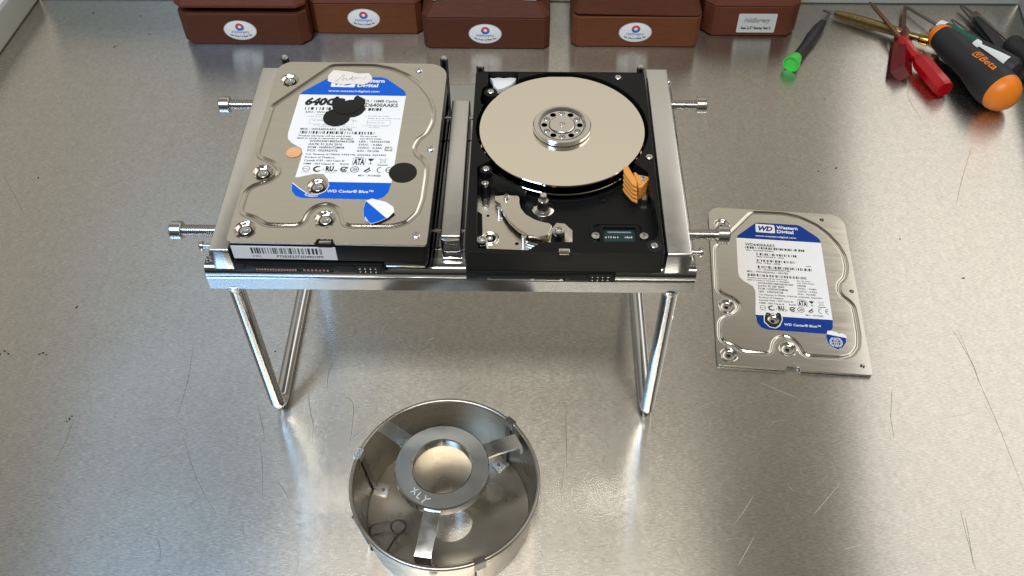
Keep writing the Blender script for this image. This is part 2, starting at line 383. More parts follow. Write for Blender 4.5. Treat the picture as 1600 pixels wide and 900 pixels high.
hr = random.Random(77)
def hairs(n, long):
    out = []
    for _ in range(n):
        x, y = hr.uniform(-420, 460), hr.uniform(-110, 455); a = hr.uniform(0, PI); l = hr.uniform(4, long); c = hr.uniform(-.5, .5)
        out.append([(x, y), (x+l*.5*math.cos(a), y+l*.5*math.sin(a)), (x+l*math.cos(a+c*.6), y+l*math.sin(a+c*.6))])
    return out
ribbons("fine_scratches", hairs(330, 26), mat("fine_scratch_dark", (.44, .43, .40), .38, 1), .16, .015); ribbons("fine_bright_scratches", hairs(170, 22), mat("fine_scratch_bright", (.68, .67, .64), .42, 1), .13, .02)
b = MB()
for q in GRIT:
    (x, y), = q; a = rnd.random()*PI; l = rnd.uniform(.5, 1.5)
    b.prism([(x-l*math.cos(a), y-l*math.sin(a)), (x+.5*math.sin(a), y-.5*math.cos(a)), (x+l*math.cos(a+.4), y+l*math.sin(a+.4)), (x-.6*math.sin(a), y+.5*math.cos(a))], .02, .35)
tag(obj("grit", b, soot, worktop), None, kind="stuff")

# ------------------------------------------------------------------ the chrome stand
stand = thing("drive_stand", (-8, 80, 0), "chrome stand on two wire legs holding both hard drives between its clamp bars", "stand")
b = MB()
b.box(-138.5, 121.5, 7.2, 160, 131, 145, 2.2, seg=3)
tray = obj("tray", b, chrome, stand)
b = MB(); rp_ = [(12, 128.2), (12, 145.35)]+arc(8.4, 140.35, 5.0, 90, 204, 12)+[(3.9, 137.7), (3.3, 137.2), (3.1, 129.0), (3.8, 128.2)]
b.prism(rp_, -120.9, 138.6, bev=.8, mtx=Matrix(((0, 0, -1, 0), (1, 0, 0, 0), (0, 1, 0, 0), (0, 0, 0, 1))))
obj("front_rail", b, rail_m, stand)
for nm, x0, x1, y0, y1, z1 in (("side_bar", -132.4, -121.6, 3.2, 154.6, 160), ("side_bar", 103.5, 116.6, 3.2, 155.6, 160)):
    b = MB(); b.box(x0, x1, y0, y1, 145.05, z1, 1.0, seg=3); bo = obj(nm, b, satin, stand)
    b = MB(); b.box(x0+.3, x1-.3, y0-.28, y0+1.5, 145.6, z1-1.0, .12); obj("end_face", b, chrome, bo, off=(-8, 80, 0))
b = MB(); b.box(-13.8, -2.9, 17.2, 128.3, 145.05, 157, .9, seg=3); cb = obj("centre_bar", b, satin, stand)
b = MB(); pr = [(q[0], q[1]) for q in rrect(-13.6, 145.3, -3.1, 156.6, 2.5)]
b.prism(pr, 0, .5, bev=.2, mtx=Matrix.Translation((0, 17.2, 0)) @ Matrix.Rotation(PI/2, 4, "X")); obj("end_face", b, chrome, cb, off=(-8, 80, 0))
for lx, y0, y1 in ((-126, 6.6, 150), (109.4, 6.6, 150)):
    pth = [(lx, y0, 130), (lx, y0, 14)]+[(lx, y0+9.4-9.4*math.cos(math.radians(a)), 14-9.4*math.sin(math.radians(a))) for a in range(15, 90, 15)]+[(lx, y0+9.4, 4.6), (lx, y1-9.4, 4.6)]
    pth += [(lx, y1-9.4+9.4*math.sin(math.radians(a)), 14-9.4*math.cos(math.radians(a))) for a in range(15, 90, 15)]+[(lx, y1, 14), (lx, y1, 131)]
    b = MB(); b.tube(pth, 4.35, 20); lg = obj("leg", b, chrome, stand)
    for yy in (y0, y1): b = MB(); b.lathe([(-1.4, 4.9), (0, 4.9)], (lx, yy, 130.9 if yy > 100 else 128.4), n=20); obj("collar", b, satin, lg, off=(-8, 80, 0))
def cap_screw(x_in, y, z, d, ln):
    b = MB(); prof = [(0, 2.6)]; t = .3
    while t < ln: prof += [(t, 3.15), (t+.2, 3.15), (t+.55, 2.4), (t+.75, 2.4)]; t += 1.0
    prof += [(ln+.4, 3.0)]
    b.lathe(prof, (x_in, y, z), (d, 0, 0), 20); sc = obj("clamp_screw", b, nickel, stand)
    b = MB(); b.lathe([(ln, 2.4), (ln, 4.6), (ln+.4, 5.0), (ln+5.6, 5.0), (ln+6.2, 4.5), (ln+6.2, 2.6), (ln+3, 2.5), (ln+3, 0)], (x_in, y, z), (d, 0, 0), 28)
    obj("screw_head", b, nickel, sc, off=(-8, 80, 0))
cap_screw(-132.2, 24.3, 152, -1, 20.2); cap_screw(-132.2, 128.2, 152, -1, 16.2)
cap_screw(116.4, 24.6, 152, 1, 16.4); cap_screw(116.4, 130.8, 152, 1, 16.4)
for x, y, d in ((-138.3, 13.7, -1), (-132.2, 152, -1), (116.5, 153.2, 1), (121.3, 12.6, 1)):
    b = MB(); zz = 148 if abs(y) > 100 else 148.4
    xb = x if abs(y) > 100 else (-132.2 if d < 0 else 116.4); ext = abs(x-xb)
    b.lathe([(0, 1.3), (ext+1, 1.3), (ext+1, 2.5), (ext+1.8, 2.6), (ext+2.8, 2.0), (ext+3.2, .9), (ext+3.2, 0)], (xb, y, zz+3), (d, 0, 0), 16); obj("button_screw", b, nickel, stand)
for y in (24.4, 116):
    for x0, x1 in ((-19, -13.7), (-3, .2)):
        b = MB(); b.lathe([(0, .8), (x1-x0, .8)], (x0, y, 153.5), (1, 0, 0), 10); b.lathe([(0, 1.3), (.6, 1.3)], ((x0+x1)/2-.3, y, 153.5), (1, 0, 0), 10); obj("pin", b, nickel, stand)
for x in (-115.8, -19.4, 2.4, 99.8):
    zt = 170 if x < 0 else 164.5
    b = MB(); b.lathe([(0, 2.4), (zt-145, 2.4), (zt-145, 1.7)], (x, 150.4, 145), n=6); pk = obj("stop_post", b, blackp, stand)
    b = MB(); b.lathe([(-.2, 2.0), (1.0, 2.0), (1.6, 1.5), (1.6, 0)], (x, 150.4, zt), n=6); obj("post_tip", b, nickel, pk, off=(-8, 80, 0))

# ------------------------------------------------------------------ hard drive covers
GROOVE = [(32.4, 143.9), (3.6, 105.4), (2.9, 66.5), (4.5, 62.6), (9.0, 60.2), (13.9, 57.6), (17.4, 53.2), (17.2, 48.3), (12.9, 43.6), (5.6, 39.9), (3.2, 36), (2.9, 25.6), (3.3, 20.6), (5.6, 18.6), (10.3, 17.2), (14.5, 14.3), (18, 11.8), (26.1, 11.6), (34.8, 11.8), (37.6, 14.3), (38.3, 20.2), (41.2, 25.2), (46.6, 27.7), (52.2, 25.0), (55.6, 19.8), (57.2, 13.8), (60.4, 11.9),
          (69.3, 12.1), (83.5, 12.4), (90.3, 15.2), (95.2, 22.4), (96.9, 32.4), (97.2, 49.6), (96.8, 58.3), (94.2, 62.9), (90.2, 66.3), (88.4, 72), (89.9, 78.6), (94.6, 84.2), (97.2, 94.5), (96.7, 105.4), (93.2, 116.5), (87, 126.8), (79.2, 135.1), (68.5, 141.6), (57.7, 144.4), (45, 144.4)]
def dense(P, step=1.2, closed=True):
    out = []; L = len(P)
    for i in range(L if closed else L-1):
        a, c = Vector(P[i]), Vector(P[(i+1) % L]); k = max(1, int((c-a).length/step))
        out += [tuple(a.lerp(c, j/k)) for j in range(k)]
    return out
def soften(P, it=2):
    P = [Vector(q) for q in P]
    for _ in range(it): P = [(P[i-1]+2*P[i]+P[(i+1) % len(P)])/4 for i in range(len(P))]
    return [tuple(q) for q in P]
GP = soften(dense(GROOVE), 3)
BIG = [(9.2, 129.3), (8.8, 50.4), (8.0, 8.6), (47.8, 16.8), (40, 40.8)]
SMALL = [(84.8, 140.6), (97.6, 71.5), (95.8, 6.6)]
def lid_height(V, ztop):
    G = np.array(GP); H = np.roll(G, -1, 0); D = H-G; LL = (D**2).sum(1)
    best = np.full(len(V), 1e9)
    for i in range(len(G)):
        t = np.clip(((V-G[i])@D[i])/LL[i], 0, 1); q = G[i]+t[:, None]*D[i]; best = np.minimum(best, ((V-q)**2).sum(1))
    d = np.sqrt(best); z = np.full(len(V), float(ztop))
    hw = 1.75
    z -= .85*np.where(d < hw, .5*(1+np.cos(PI*np.minimum(d, hw)/hw)), 0)
    for cx, cy in BIG:
        r = np.hypot(V[:, 0]-cx, V[:, 1]-cy)
        z = np.where(r < 5.6, ztop-1.5*np.clip((5.6-r)/2.0, 0, 1)+.25*np.exp(-((r-5.6)/.6)**2), z)
    return z
def circ(c, r, n=16): return [(c[0]+r*math.cos(2*PI*(k+.5)/n), c[1]+r*math.sin(2*PI*(k+.5)/n)) for k in range(n)]
def lid_outline():
    return arc(2.2, 2.2, 2.2, 180, 270, 4)+[(44.6, 0), (45.4, .8), (45.8, 2.6), (46.8, 3.1), (53.2, 3.1), (54.2, 2.6), (54.6, .8), (55.4, 0)]+arc(100, 1.6, 1.6, 270, 360, 4)+[(101.6, 60)]+arc(90.1, 135.5, 11.5, 0, 90, 10)+arc(9, 138, 9, 90, 180, 8)+[(0, 60)]
def lid_mesh(ztop, zbot, hole_r):
    out = dense(lid_outline(), 6); ex = []
    G = [Vector(q) for q in GP]
    for i in range(len(G)):
        t = (G[(i+1) % len(G)]-G[i-1]).normalized(); n = Vector((-t.y, t.x))
        ex += [tuple(G[i]+n*o) for o in (-2.5, -2.1, -1.75, -1.2, -.6, 0, .6, 1.2, 1.75, 2.1, 2.5)]
    for c in BIG:
        for r in (8.0, 7.5, 6.8, 6.2, 5.6, 5.1, 4.6, 4.1, 3.6, 2.6): ex += circ(c, r, 28)
    n0 = len(ex); ex += [(x, y) for x in range(6, 101, 7) for y in range(6, 146, 7)]
    gd = np.array(GP); ex = [q for q in ex[:n0]]+[q for q in ex[n0:] if min(np.hypot(gd[:, 0]-q[0], gd[:, 1]-q[1])) > 3.2 and all(math.hypot(q[0]-c[0], q[1]-c[1]) > 9 for c in BIG)]
    lim = np.array(ex); keep = inside(lim, [(.4, .4), (101.2, .4), (101.2, 147), (.4, 147)]); ex = [q for q, k in zip(ex, keep) if k]
    b = MB(); plate(b, out, [circ(c, hole_r) for c in BIG]+[circ(c, 1.7, 12) for c in SMALL], zbot, ztop, wmi=1, zfun=lambda V: lid_height(V, ztop), extra=ex, bottom=False)
    return b
def screw_mesh(r, h):
    b = MB(); b.lathe([(-1.2, r*.8), (0, r), (h*.7, r), (h, r*.82), (h, r*.5), (h-.5, r*.34), (h-.5, 0)], (0, 0, 0), n=20)
    for k in range(6):
        th = PI*k/3; b.box(r*.32*math.cos(th)-.16, r*.32*math.cos(th)+.16, r*.32*math.sin(th)-.16, r*.32*math.sin(th)+.16, h-.6, h+.01)
    return b
SCREW_BIG = mesh("lid_screw", screw_mesh(2.9, 1.1), nickel); SCREW_SMALL = mesh("lid_screw_small", screw_mesh(2.1, .9), nickel)
class _D:
    def __init__(s, d): s.data = d
# printing on labels -------------------------------------------------
INKS = [ink, grey, wink, blue]
def barcode(b, x0, x1, y0, y1, z, seed, mi=0, unit=.34):
    r = random.Random(seed); x = x0
    while x < x1-unit:
        wd = r.choice((1, 1, 2, 3))*unit; b.rect(x, y0, min(x+wd, x1), y1, z, mi); x += wd+r.choice((1, 1, 2, 2, 3))*unit
def fine_rows(b, rows, z, seed, mi=1):
    r = random.Random(seed)
    for x0, x1, y, h in rows:
        x = x0
        while x < x1:
            wd = r.uniform(.35, .8); b.rect(x, y, x+wd*.55, y+h*r.uniform(.6, 1), z, mi); x += wd+(.7 if r.random() < .16 else .12)
def globe(b, cx, cy, r, z, mi, wd=.35, tilt=-.15):
    b.ring(cx, cy, r-wd, r, z, mi, n=24)
    for k in (.28, .72): b.line([(cx+r*k*math.cos(t), cy+r*.97*math.sin(t)) for t in [i*PI/12 for i in range(25)]], wd*.8, z, mi)
    for k in (-.52, 0, .52): h = r*math.sqrt(1-k*k); b.line([(cx-h, cy+k*r), (cx, cy+k*r-.25), (cx+h, cy+k*r)], wd*.8, z, mi)
    b.line([(cx, cy-r), (cx, cy+r)], wd*.8, z, mi)
def icons(b, x, y, z, dx):
    """the row of approval marks"""
    b.ring(x+2, y, 1.75, 2.05, z, 0, n=20); b.rect(x+.2, y-.12, x+3.4, y+.12, z)
    b.ring(x+8+dx*.2, y-.1, 1.7, 2.35, z, 0, 50, 330); b.ring(x+8+dx*.2, y-.1, 1.2, 1.6, z, 0, 80, 290); b.text("c", x+10.9, y-1.2, 1.6, z=z, bold=.01)
    b.text("R", x+12.4, y-1.5, 3.6, 2.5, z=z, bold=.05, shear=-.1); b.text("U", x+14.6, y-1.5, 3.6, 2.2, z=z, bold=.06); b.text("us", x+17.2, y-1.6, 1.5, z=z, bold=.02)
    b.ring(x+22.5, y, 1.3, 2.1, z, 0, 20, 330); b.ring(x+22.4, y, .45, 1.0, z, 0, 150, 380); b.line([(x+22.3, y-.4), (x+24.6, y+1.8)], .5, z)
    b.ring(x+28.2, y, 1.95, 2.4, z, 0, n=22); b.text("20", x+28.2, y-.8, 1.7, z=z, align="c", bold=.03, shear=.2)
    for k in range(3): b.line([(x+33.3+k*.7, y-1.6+k*.35), (x+34.4+k*.6, y-.2+k*.6), (x+36.3, y+.5+k*.75)], .7-.15*k, z)
    b.line([(x+36.9, y-.1), (x+35.4, y-1.8), (x+33.9, y-1.9)], .55, z)
    for cx in (42.6, 47.3): b.ring(x+cx, y, 1.95, 2.4, z, 0, 95, 265)
    b.rect(x+45.2, y-.22, x+47.1, y+.22, z)
def sata_row(b, x, y, z):
    b.text("ATA", x, y, 4.7, 6.0, z=z, bold=.04); b.text("SERIAL", x+.2, y+5.2, .8, 5.4, z=z); b.line([(x-.4, y-.3), (x-.4, y+5.6)], .22, z); b.line([(x+6.3, y+.4), (x+6.3, y+5.2)], .22, z)
    g = x+9.4; b.flat([(g-1.7, y+5.2), (g-1.2, y+3.6), (g-.2, y+2.9), (g+1.1, y+3.6), (g+1.6, y+5.4), (g+.5, y+4.7), (g-.2, y+5.3), (g-.7, y+4.8)], z); b.rect(g-.18, y+.9, g+.18, y+3.2, z); b.rect(g-1.2, y+.6, g+1.2, y+.95, z)
    k = x+16; b.line([(k-1.6, y+4.6), (k-1.1, y+1.6), (k+1.0, y+1.6), (k+1.5, y+4.6), (k-1.6, y+4.6)], .22, z, 1); b.line([(k-2.4, y+5.4), (k+2.4, y+.9)], .22, z, 1); b.line([(k+2.4, y+5.4), (k-2.4, y+.9)], .22, z, 1); b.rect(k-2.6, y-.35, k+2.9, y+.2, z)
def logo(b, z, bm):
    b.flat([(34.9, 123.6), (48.0, 123.4), (48.6, 124.1), (48.6, 131.2), (48.0, 131.8), (35.1, 132.1), (34.5, 131.5), (34.3, 124.2)], z, 2)
    b.text("WD", 36.4, 125.4, 4.6, 10.6, z=z+.05, mi=bm, bold=.05, shear=.28)
    b.text("Western", 50.0, 128.2, 3.1, 15.6, z=z, mi=2, bold=.035); b.text("Digital", 50.0, 123.9, 3.1, 12.2, z=z, mi=2, bold=.035)
    b.text("www.westerndigital.com", 33.6, 119.1, 1.75, 30, z=z, mi=2, bold=.015)
LABEL = [(31.6, 131.6), (34.2, 133.2), (63.5, 133.2), (66.5, 131.9), (77.6, 121.5), (79.0, 119.0), (79.4, 116.3), (79.0, 44), (78.2, 37), (76, 33.2), (72.5, 31.3), (33, 31.6), (29.5, 33.2), (27, 37), (26.2, 42.2), (27.4, 58), (27.7, 66), (26.4, 70), (20.2, 74.4), (17.6, 77.6), (16.7, 82), (17.5, 116.3), (18.8, 118.8)]

# ------------------------------------------------------------------ closed drive
def front_connectors(b_, parent, seats=True):
    """the row of sockets under the front edge, z 0 at their underside"""
    b = MB()
    b.box(.3, 78, -.6, 3.4, 0, 7.3, .3); b.box(10.2, 52, -.9, 3.2, .6, 2.0, .2)
    con = obj("connector_block", b, blackp, parent)
    b = MB()
    for x0, x1, z0, z1 in ((1.5, 5.5, 2.5, 6.5), (54.3, 62.6, 2, 6), (64, 76.8, 1, 6.4), (10.8, 33.6, 2.2, 5), (35.4, 51, 2.2, 5)): b.box(x0, x1, -.95, .1, z0, z1)
    obj("socket_recess", b, dark, con)
    b = MB()
    for k in range(4):
        for z in (2.6, 4.9): b.box(65.6+k*2.7, 66.3+k*2.7, -1.5, -.5, z-.3, z+.3)
    tag(obj("jumper_pins", b, nickel, con), None, kind="stuff")
    b = MB()
    if seats:
        for k in range(15): b.box(11.4+k*1.45, 12.3+k*1.45, -1.25, -.9, 2.1, 3.5)
        for k in range(7): b.box(36.1+k*2.05, 37.2+k*2.05, -1.25, -.9, 2.1, 3.5)
        tag(obj("contact_pins", b, gold, con), None, kind="stuff")
    else:
        b.box(11.2, 51, -1.5, -.9, 2.0, 2.5)
        for x in (11.2, 34, 49): b.box(x, x+1.6, -1.6, -.9, 2.0, 3.2)
        obj("shield_strip", b, nickel, con)
    return con
L1 = thing("hard_drive", (-120.23, .53, 147), "closed hard drive with silver cover, black dot stickers and torn label, on the stand", "hard drive", "3.5 inch hard drives and covers", rz=-.0128, local=True)
ZT = 22.6
b = MB(); ol = lid_outline(); b.prism(rrect(.3, .3, 101.3, 147.3, [2, 2, 9, 9]), 9.2, 21.2, bev=.4)
b.prism(rrect(1.2, 2.5, 100.4, 146.5, 2), 3.0, 9.2)
b.box(78.5, 100, .6, 5, 5.4, 9.2, .3); base1 = obj("base_casting", b, black, L1)
b = MB(); b.prism(rrect(3, 4, 98, 144, 2), 1.4, 3.0); obj("circuit_board", b, pcb, L1)
b = MB(); b.box(79.5, 99.5, .1, .5, 5.4, 6.4, .1); obj("chrome_reflection_strip", b, plate_m, base1)  # bright strip added for the reflecting chrome glimpsed under the drive
b = MB(); b.prism(rrect(46.0, -.1, 54.0, 4.6, .8), 19.5, 21.4, bev=.3); obj("front_tab", b, black, base1)
b = MB(); b.prism(rrect(46.9, .5, 53.1, 2.6, .5), 21.4, 21.9, bev=.2); obj("tab_pad", b, lid_m, base1)
lid1 = obj("top_cover", lid_mesh(ZT, 21.3, .7), [lid_m, edge_m], L1, smooth=50)
for c in BIG: inst("cover_screw", _D(SCREW_BIG), L1, (c[0], c[1], ZT-1.5))
for c in SMALL: inst("cover_screw", _D(SCREW_SMALL), L1, (c[0], c[1], ZT+.05))
front_connectors(None, L1)
ZL = ZT+.1
TORN = [(27.0, 47.0), (29.2, 47.5), (36.8, 50.1), (41.7, 50), (44.6, 46.3), (46.0, 41), (44.6, 37.0), (41.2, 34.6), (37.4, 33.9), (34.6, 35.9), (30.8, 38.8), (26.4, 43.0)]
lab1 = LABEL[:14]+TORN[::-1]+LABEL[15:]
lab1 = LABEL[:12]+LABEL[12:15]+[(26.25, 42.9)]+TORN[::-1][0:]+LABEL[15:]
b = MB(); b.prism(lab1, ZT+.02, ZL); LB1 = obj("label", b, white, L1, smooth=0)
b = MB(); z = ZL+.05; z2 = ZL+.1
b.flat([(17.5, 116.3), (18.8, 118.8), (31.6, 131.6), (34.2, 133.2), (63.5, 133.2), (66.5, 131.9), (77.6, 121.5), (79.0, 119.0), (79.4, 116.3)], z, 3)
b.flat([(79.0, 44), (78.2, 37), (76, 33.2), (72.5, 31.3), (33, 31.6), (29.5, 33.2), (27, 37), (26.2, 42.3), (26.5, 42.6), (30.6, 38.5), (34.5, 35.6), (37.4, 33.6), (41.3, 34.3), (44.9, 36.8), (46.3, 41), (45.3, 44)], z, 3)
b.line([(26.3, 42.8), (30.8, 38.6), (34.6, 35.7), (37.4, 33.7), (41.3, 34.4), (44.9, 36.9)], .5, z2, 2)
globe(b, 37.6, 35.6, 3.6, z2, 2, .4) if False else None
for k in range(4): b.line([(34.6+k*1.7, 35.6-.5*(k % 2)), (35.2+k*1.5, 33.0)], .35, z2, 2)
b.line([(34.2, 34.2), (37.4, 32.6), (41.5, 33.2)], .35, z2, 2)
logo(b, z2, 3)
b.text("640GB", 21.8, 107.2, 5.9, 23, z=z, bold=.06, shear=.22)
b.text("SATA / 16MB Cache", 52.4, 110.3, 2.1, 22.6, z=z); b.text("WD6400AAKS", 52.9, 106.2, 3.1, 22.8, z=z, bold=.02)
barcode(b, 22.6, 67, 102.7, 105.1, z, 3, unit=.5); b.text("S/N : WCASY8279334", 23.4, 100.2, 1.35, 26, z=z, mi=0)
fine_rows(b, [(30, 42, 98.2, 1.0), (25, 37, 96.6, .9), (58, 72, 97.6, 1), (60, 78, 95.6, 1), (29, 54, 93.2, .9), (60, 70, 92.0, .9), (30, 48, 89.4, .9), (33, 55, 88, .8), (58, 72, 89.2, .8), (61, 68, 87.8, .8)], z, 4)
for x0, x1, y0, y1 in ((27, 52, 90.6, 94.6), (60, 73, 90.4, 94.4)): b.line([(x0, y0), (x1, y0), (x1, y1), (x0, y1), (x0, y0)], .16, z, 1)
b.text("MDL : WD6400AAKS - 22A7B2", 23.1, 85.4, 1.6, 29.2, z=z); barcode(b, 23.3, 65.3, 82.2, 84.5, z, 8, unit=.34)
b.text("Product warranty will be void if seal", 23.0, 79.9, 1.3, 29.4, z=z); b.text("label or cover is removed or damaged.", 22.6, 77.9, 1.3, 31.4, z=z)
b.text("Do not cover", 57.6, 80.2, 1.2, 9.7, z=z); b.text("any drive holes", 57.8, 78.2, 1.2, 11.8, z=z)
for i, (s1, w1, s2, w2) in enumerate((("WWN:50014EE2AF463CEB", 25, "LBA : 1250263728", 17), ("DATE: 01 JUN 2010", 18.6, "5VDC  : 0.68A", 13.2), ("DCM : HHRNNT2MAB", 20.2, "12VDC : 0.55A", 13.4), ("DCX : 0029AD972", 16.8, "R/N : 701590", 12))):
    b.text(s1, 29.8, 75.4-2.55*i, 1.65, w1, z=z); b.text(s2, 57.5, 75.7-2.6*i, 1.5, w2, z=z)
r2 = random.Random(9)
for i in range(6):
    for j in range(6):
        if r2.random() < .5 or i == 0 or j == 0: b.rect(72.4+i*.7, 68.9+j*.6, 73.1+i*.7, 69.5+j*.6, z, 1)
b.text("U.S. Patents: 6178056, 5956196, 6266466, 5253459", 29.6, 64.9, 1.25, 44, z=z); b.text("Product of Thailand", 29.5, 62.4, 1.3, 16, z=z)
b.text("Canada ICES - 003 Class B/", 29.6, 59.9, 1.3, 22.2, z=z); b.text("NMB - 003 Classe B      RoHS", 29.7, 57.3, 1.3, 24.6, z=z)
sata_row(b, 56.6, 57.7, z); icons(b, 29.8, 53.9, z, 0)
fine_rows(b, [(29.5, 33.5, 50.9, .8), (42.5, 48, 51.0, .8), (51.5, 56, 51.0, .8)], z, 6); b.text("MD1 - 701590(B)", 60.6, 48.7, 1.3, 12, z=z)
b.text("WD Caviar\u00ae Blue\u2122", 45.6, 36.1, 2.0, 24.6, z=z2, mi=2, bold=.02)
obj("printing", b, INKS, LB1, smooth=0, off=(0, 0, 0))
b = MB(); pts = [(33.8, 138.9), (31.6, 134), (31.9, 128.6), (35, 127), (41.3, 125.3), (47, 126.6), (52, 125.6), (55.9, 127), (58.2, 130.6), (57.2, 133.6), (55.4, 136.4), (49.3, 135.9), (44, 137.6), (38, 138.4)]
b.prism(pts, ZT+.3, ZT+.55); ps = obj("paper_patch", b, paper, L1, smooth=0)
b = MB()
for q in ([(36.4, 127.6), (38.6, 131), (40.6, 134.6), (41, 133.4), (40.6, 129.4), (42.6, 131.6), (43.2, 129.2), (45.6, 131.6), (45.4, 129.8)], [(46, 134.2), (46.4, 129.4), (48.4, 131), (52, 132.9)], [(44.4, 131.4), (48.8, 132.4)], [(52.6, 130.2), (54.2, 133.2)]): b.line(smooth_path(q, 4), .28, ZT+.6, 0)
obj("pen_mark", b, grey, ps, smooth=0, off=(0, 0, 0))
b = MB(); b.prism(circ((42.0, 96.3), 7.7, 30), ZT+.22, ZT+.42); b.prism(circ((49.3, 104.2), 7.8, 30), ZT+.2, ZT+.4)
tag(obj("black_dot", b, sblack, L1), "two overlapping black dots on the white label")
b = MB(); b.prism(arc(46.4, 107.4, 8.6, 196, 338, 12)+[(55.8, 107), (56.6, 109.4), (56.2, 112.2), (51.2, 115.6), (49.8, 113.6), (49.6, 110.8), (44.7, 110.4), (41.6, 111.4), (40.8, 114), (39.4, 114.4), (37.4, 111.0)], ZT+.45, ZT+.8, bev=.15)
obj("torn_sticker", b, sblack, L1)
b = MB(); b.prism(circ((84.3, 52.2), 7.6, 32), ZT+.15, ZT+.35, bev=.1); tag(obj("black_dot", b, sblack, L1), "single black dot at the label's right edge")
b = MB(); b.prism(circ((22.8, 66.5), 4.15, 28), ZT+.2, ZT+.32); obj("orange_dot", b, orange_dot, L1)
# curled corner piece of label with the globe
b = MB(); cur = [(70.3, 31.8), (67.2, 30.2), (66.6, 24.5), (67.4, 18.4), (69.2, 15.2), (72.2, 13.4), (76, 14.6), (80.6, 17.6), (83.2, 21.6), (82.2, 25.2), (78, 28.9)]
def curl(b_): b_.v = [(x, y, z_+max(0, (x-72))*.09+max(0, 20-y)*.05) for x, y, z_ in b_.v]
b.prism(cur, ZT+.25, ZT+.45); curl(b); cs = obj("torn_label_corner", b, white, L1, smooth=0)
b = MB(); b.flat([(67.3, 30.0), (66.7, 24.5), (67.5, 18.5), (69.3, 15.3), (72.2, 13.6), (76, 14.8), (79.6, 17.0)], ZT+.5, 3); globe(b, 71.6, 18.0, 3.3, ZT+.56, 2, .42)
curl(b); obj("printing", b, INKS, cs, smooth=0, off=(0, 0, 0))
b = MB(); b.flat([(72, 12.9), (77, 14.2), (83.6, 20.6), (82.6, 22), (76, 15.6)], ZT+.12); obj("corner_dark_strip", b, dark, cs, off=(0, 0, 0), smooth=0)  # flat dark strip on the cover along the corner's outer edge
b = MB(); b.box(1.6, 55, -.06, .28, 10.0, 19.3); bl = obj("barcode_label", b, white, L1, smooth=0)
b = MB(); RX = Matrix.Translation((0, -.1, 0)) @ Matrix.Rotation(PI/2, 4, "X")
barcode(b, 11.4, 48, 14.0, 18.4, 0, 12, unit=.36); b.text("HD", 11.6, 11.2, 1.7, 4.5, z=0, mi=1); b.text("PT5E2E22T3D49019F9", 24, 11.2, 1.7, 24, z=0, mi=0)
b.xform(RX); obj("printing", b, INKS, bl, smooth=0, off=(0, 0, 0))

# ------------------------------------------------------------------ loose cover lying on the worktop
LC = obj("drive_cover", lid_mesh(2.6, .5, 1.45), [lid_m, edge_m], smooth=50); LC.location = Vector((159.69, 46.13, 0))*S; LC.rotation_euler = (0, 0, -.0722)
tag(LC, "loose silver hard drive cover with dark blue label lying flat on the worktop", "drive cover", "3.5 inch hard drives and covers")
DX, DY = 2.0, .3
for c in BIG: b = MB(); b.prism(circ(c, 2.6, 16), .1, .4); obj("hole_shade_disc", b, dark, LC, off=(0, 0, 0))  # added dark discs: painted shade that makes the screw holes look dark
lab2 = [(x+DX, y+DY) for x, y in LABEL]
ZT = 2.6; ZL = ZT+.1
blk = [(34.2, 38.6), (34.6, 43.6), (36.0, 47.1), (38.0, 46.9), (39.2, 45.2), (42.2, 45.4), (43.4, 47.4), (45.2, 47.4), (46.1, 44.8), (46.0, 41.2), (43.6, 36.0), (41.0, 34.0), (37.4, 34.6)]
b = MB(); plate(b, lab2, [blk], ZT+.02, ZL); LB2 = obj("label", b, white, LC, smooth=0)
b = MB(); z = ZL+.05; z2 = ZL+.1
b.flat([(x+DX, y+DY) for x, y in [(17.5, 116.3), (18.8, 118.8), (31.6, 131.6), (34.2, 133.2), (63.5, 133.2), (66.5, 131.9), (77.6, 121.5), (79.0, 119.0), (79.4, 116.3)]], z, 3)
b.flat([(81.0, 44.2), (80.2, 37.3), (78, 33.5), (74.5, 31.6), (35, 31.9), (31.5, 33.5), (29, 37.3), (28.2, 44.4), (33.9, 44.4), (33.6, 38.4), (37.1, 34.1), (41.2, 33.4), (44.2, 35.6), (46.7, 41.2), (46.8, 44.2)], z, 3)
b.line([(34.2, 38.6), (37.3, 34.4), (41, 33.8), (43.8, 35.8), (46.3, 41.2), (46.3, 44.8)], .5, z2, 2)
lb = MB(); logo(lb, z2, 3); b.merge(lb)
b.text("WD6400AAKS", 25.5, 109.3, 2.7, 21.6, z=z, bold=.02); barcode(b, 25.4, 68.6, 106.4, 108.6, z, 21, unit=.42)
b.text("S/N : WCASY7390876", 25.8, 104.2, 1.35, 20.2, z=z); barcode(b, 33, 62.6, 100.4, 102.6, z, 22, unit=.42); b.text("UPN: XXXXXX - XXX", 32.8, 98.3, 1.4, 20.4, z=z)
barcode(b, 33, 60, 94.2, 96.3, z, 23, unit=.42); b.text("P/N: 1TRG - 200B", 32.5, 92.1, 1.5, 17.2, z=z); b.text("OFF", 67.6, 91.8, 1.2, 4, z=z); barcode(b, 33.2, 72.4, 87.8, 90.2, z, 24, unit=.42)
b.text("CT : 2A2A2DAPG2ET1AK", 32.7, 85.9, 1.4, 23.6, z=z); b.text("MDL : WD6400AAKS - 00A7B2", 25.1, 83.4, 1.6, 29.3, z=z); barcode(b, 25.4, 67.4, 79.7, 82.0, z, 25, unit=.34)
b.text("Product warranty will be void if seal", 25.2, 77.6, 1.3, 28, z=z); b.text("label or cover is removed or damaged.", 24.9, 75.6, 1.3, 29.6, z=z); b.text("Do not cover", 60, 77.4, 1.2, 9.5, z=z); b.text("any drive holes", 60, 75.4, 1.2, 11.8, z=z)
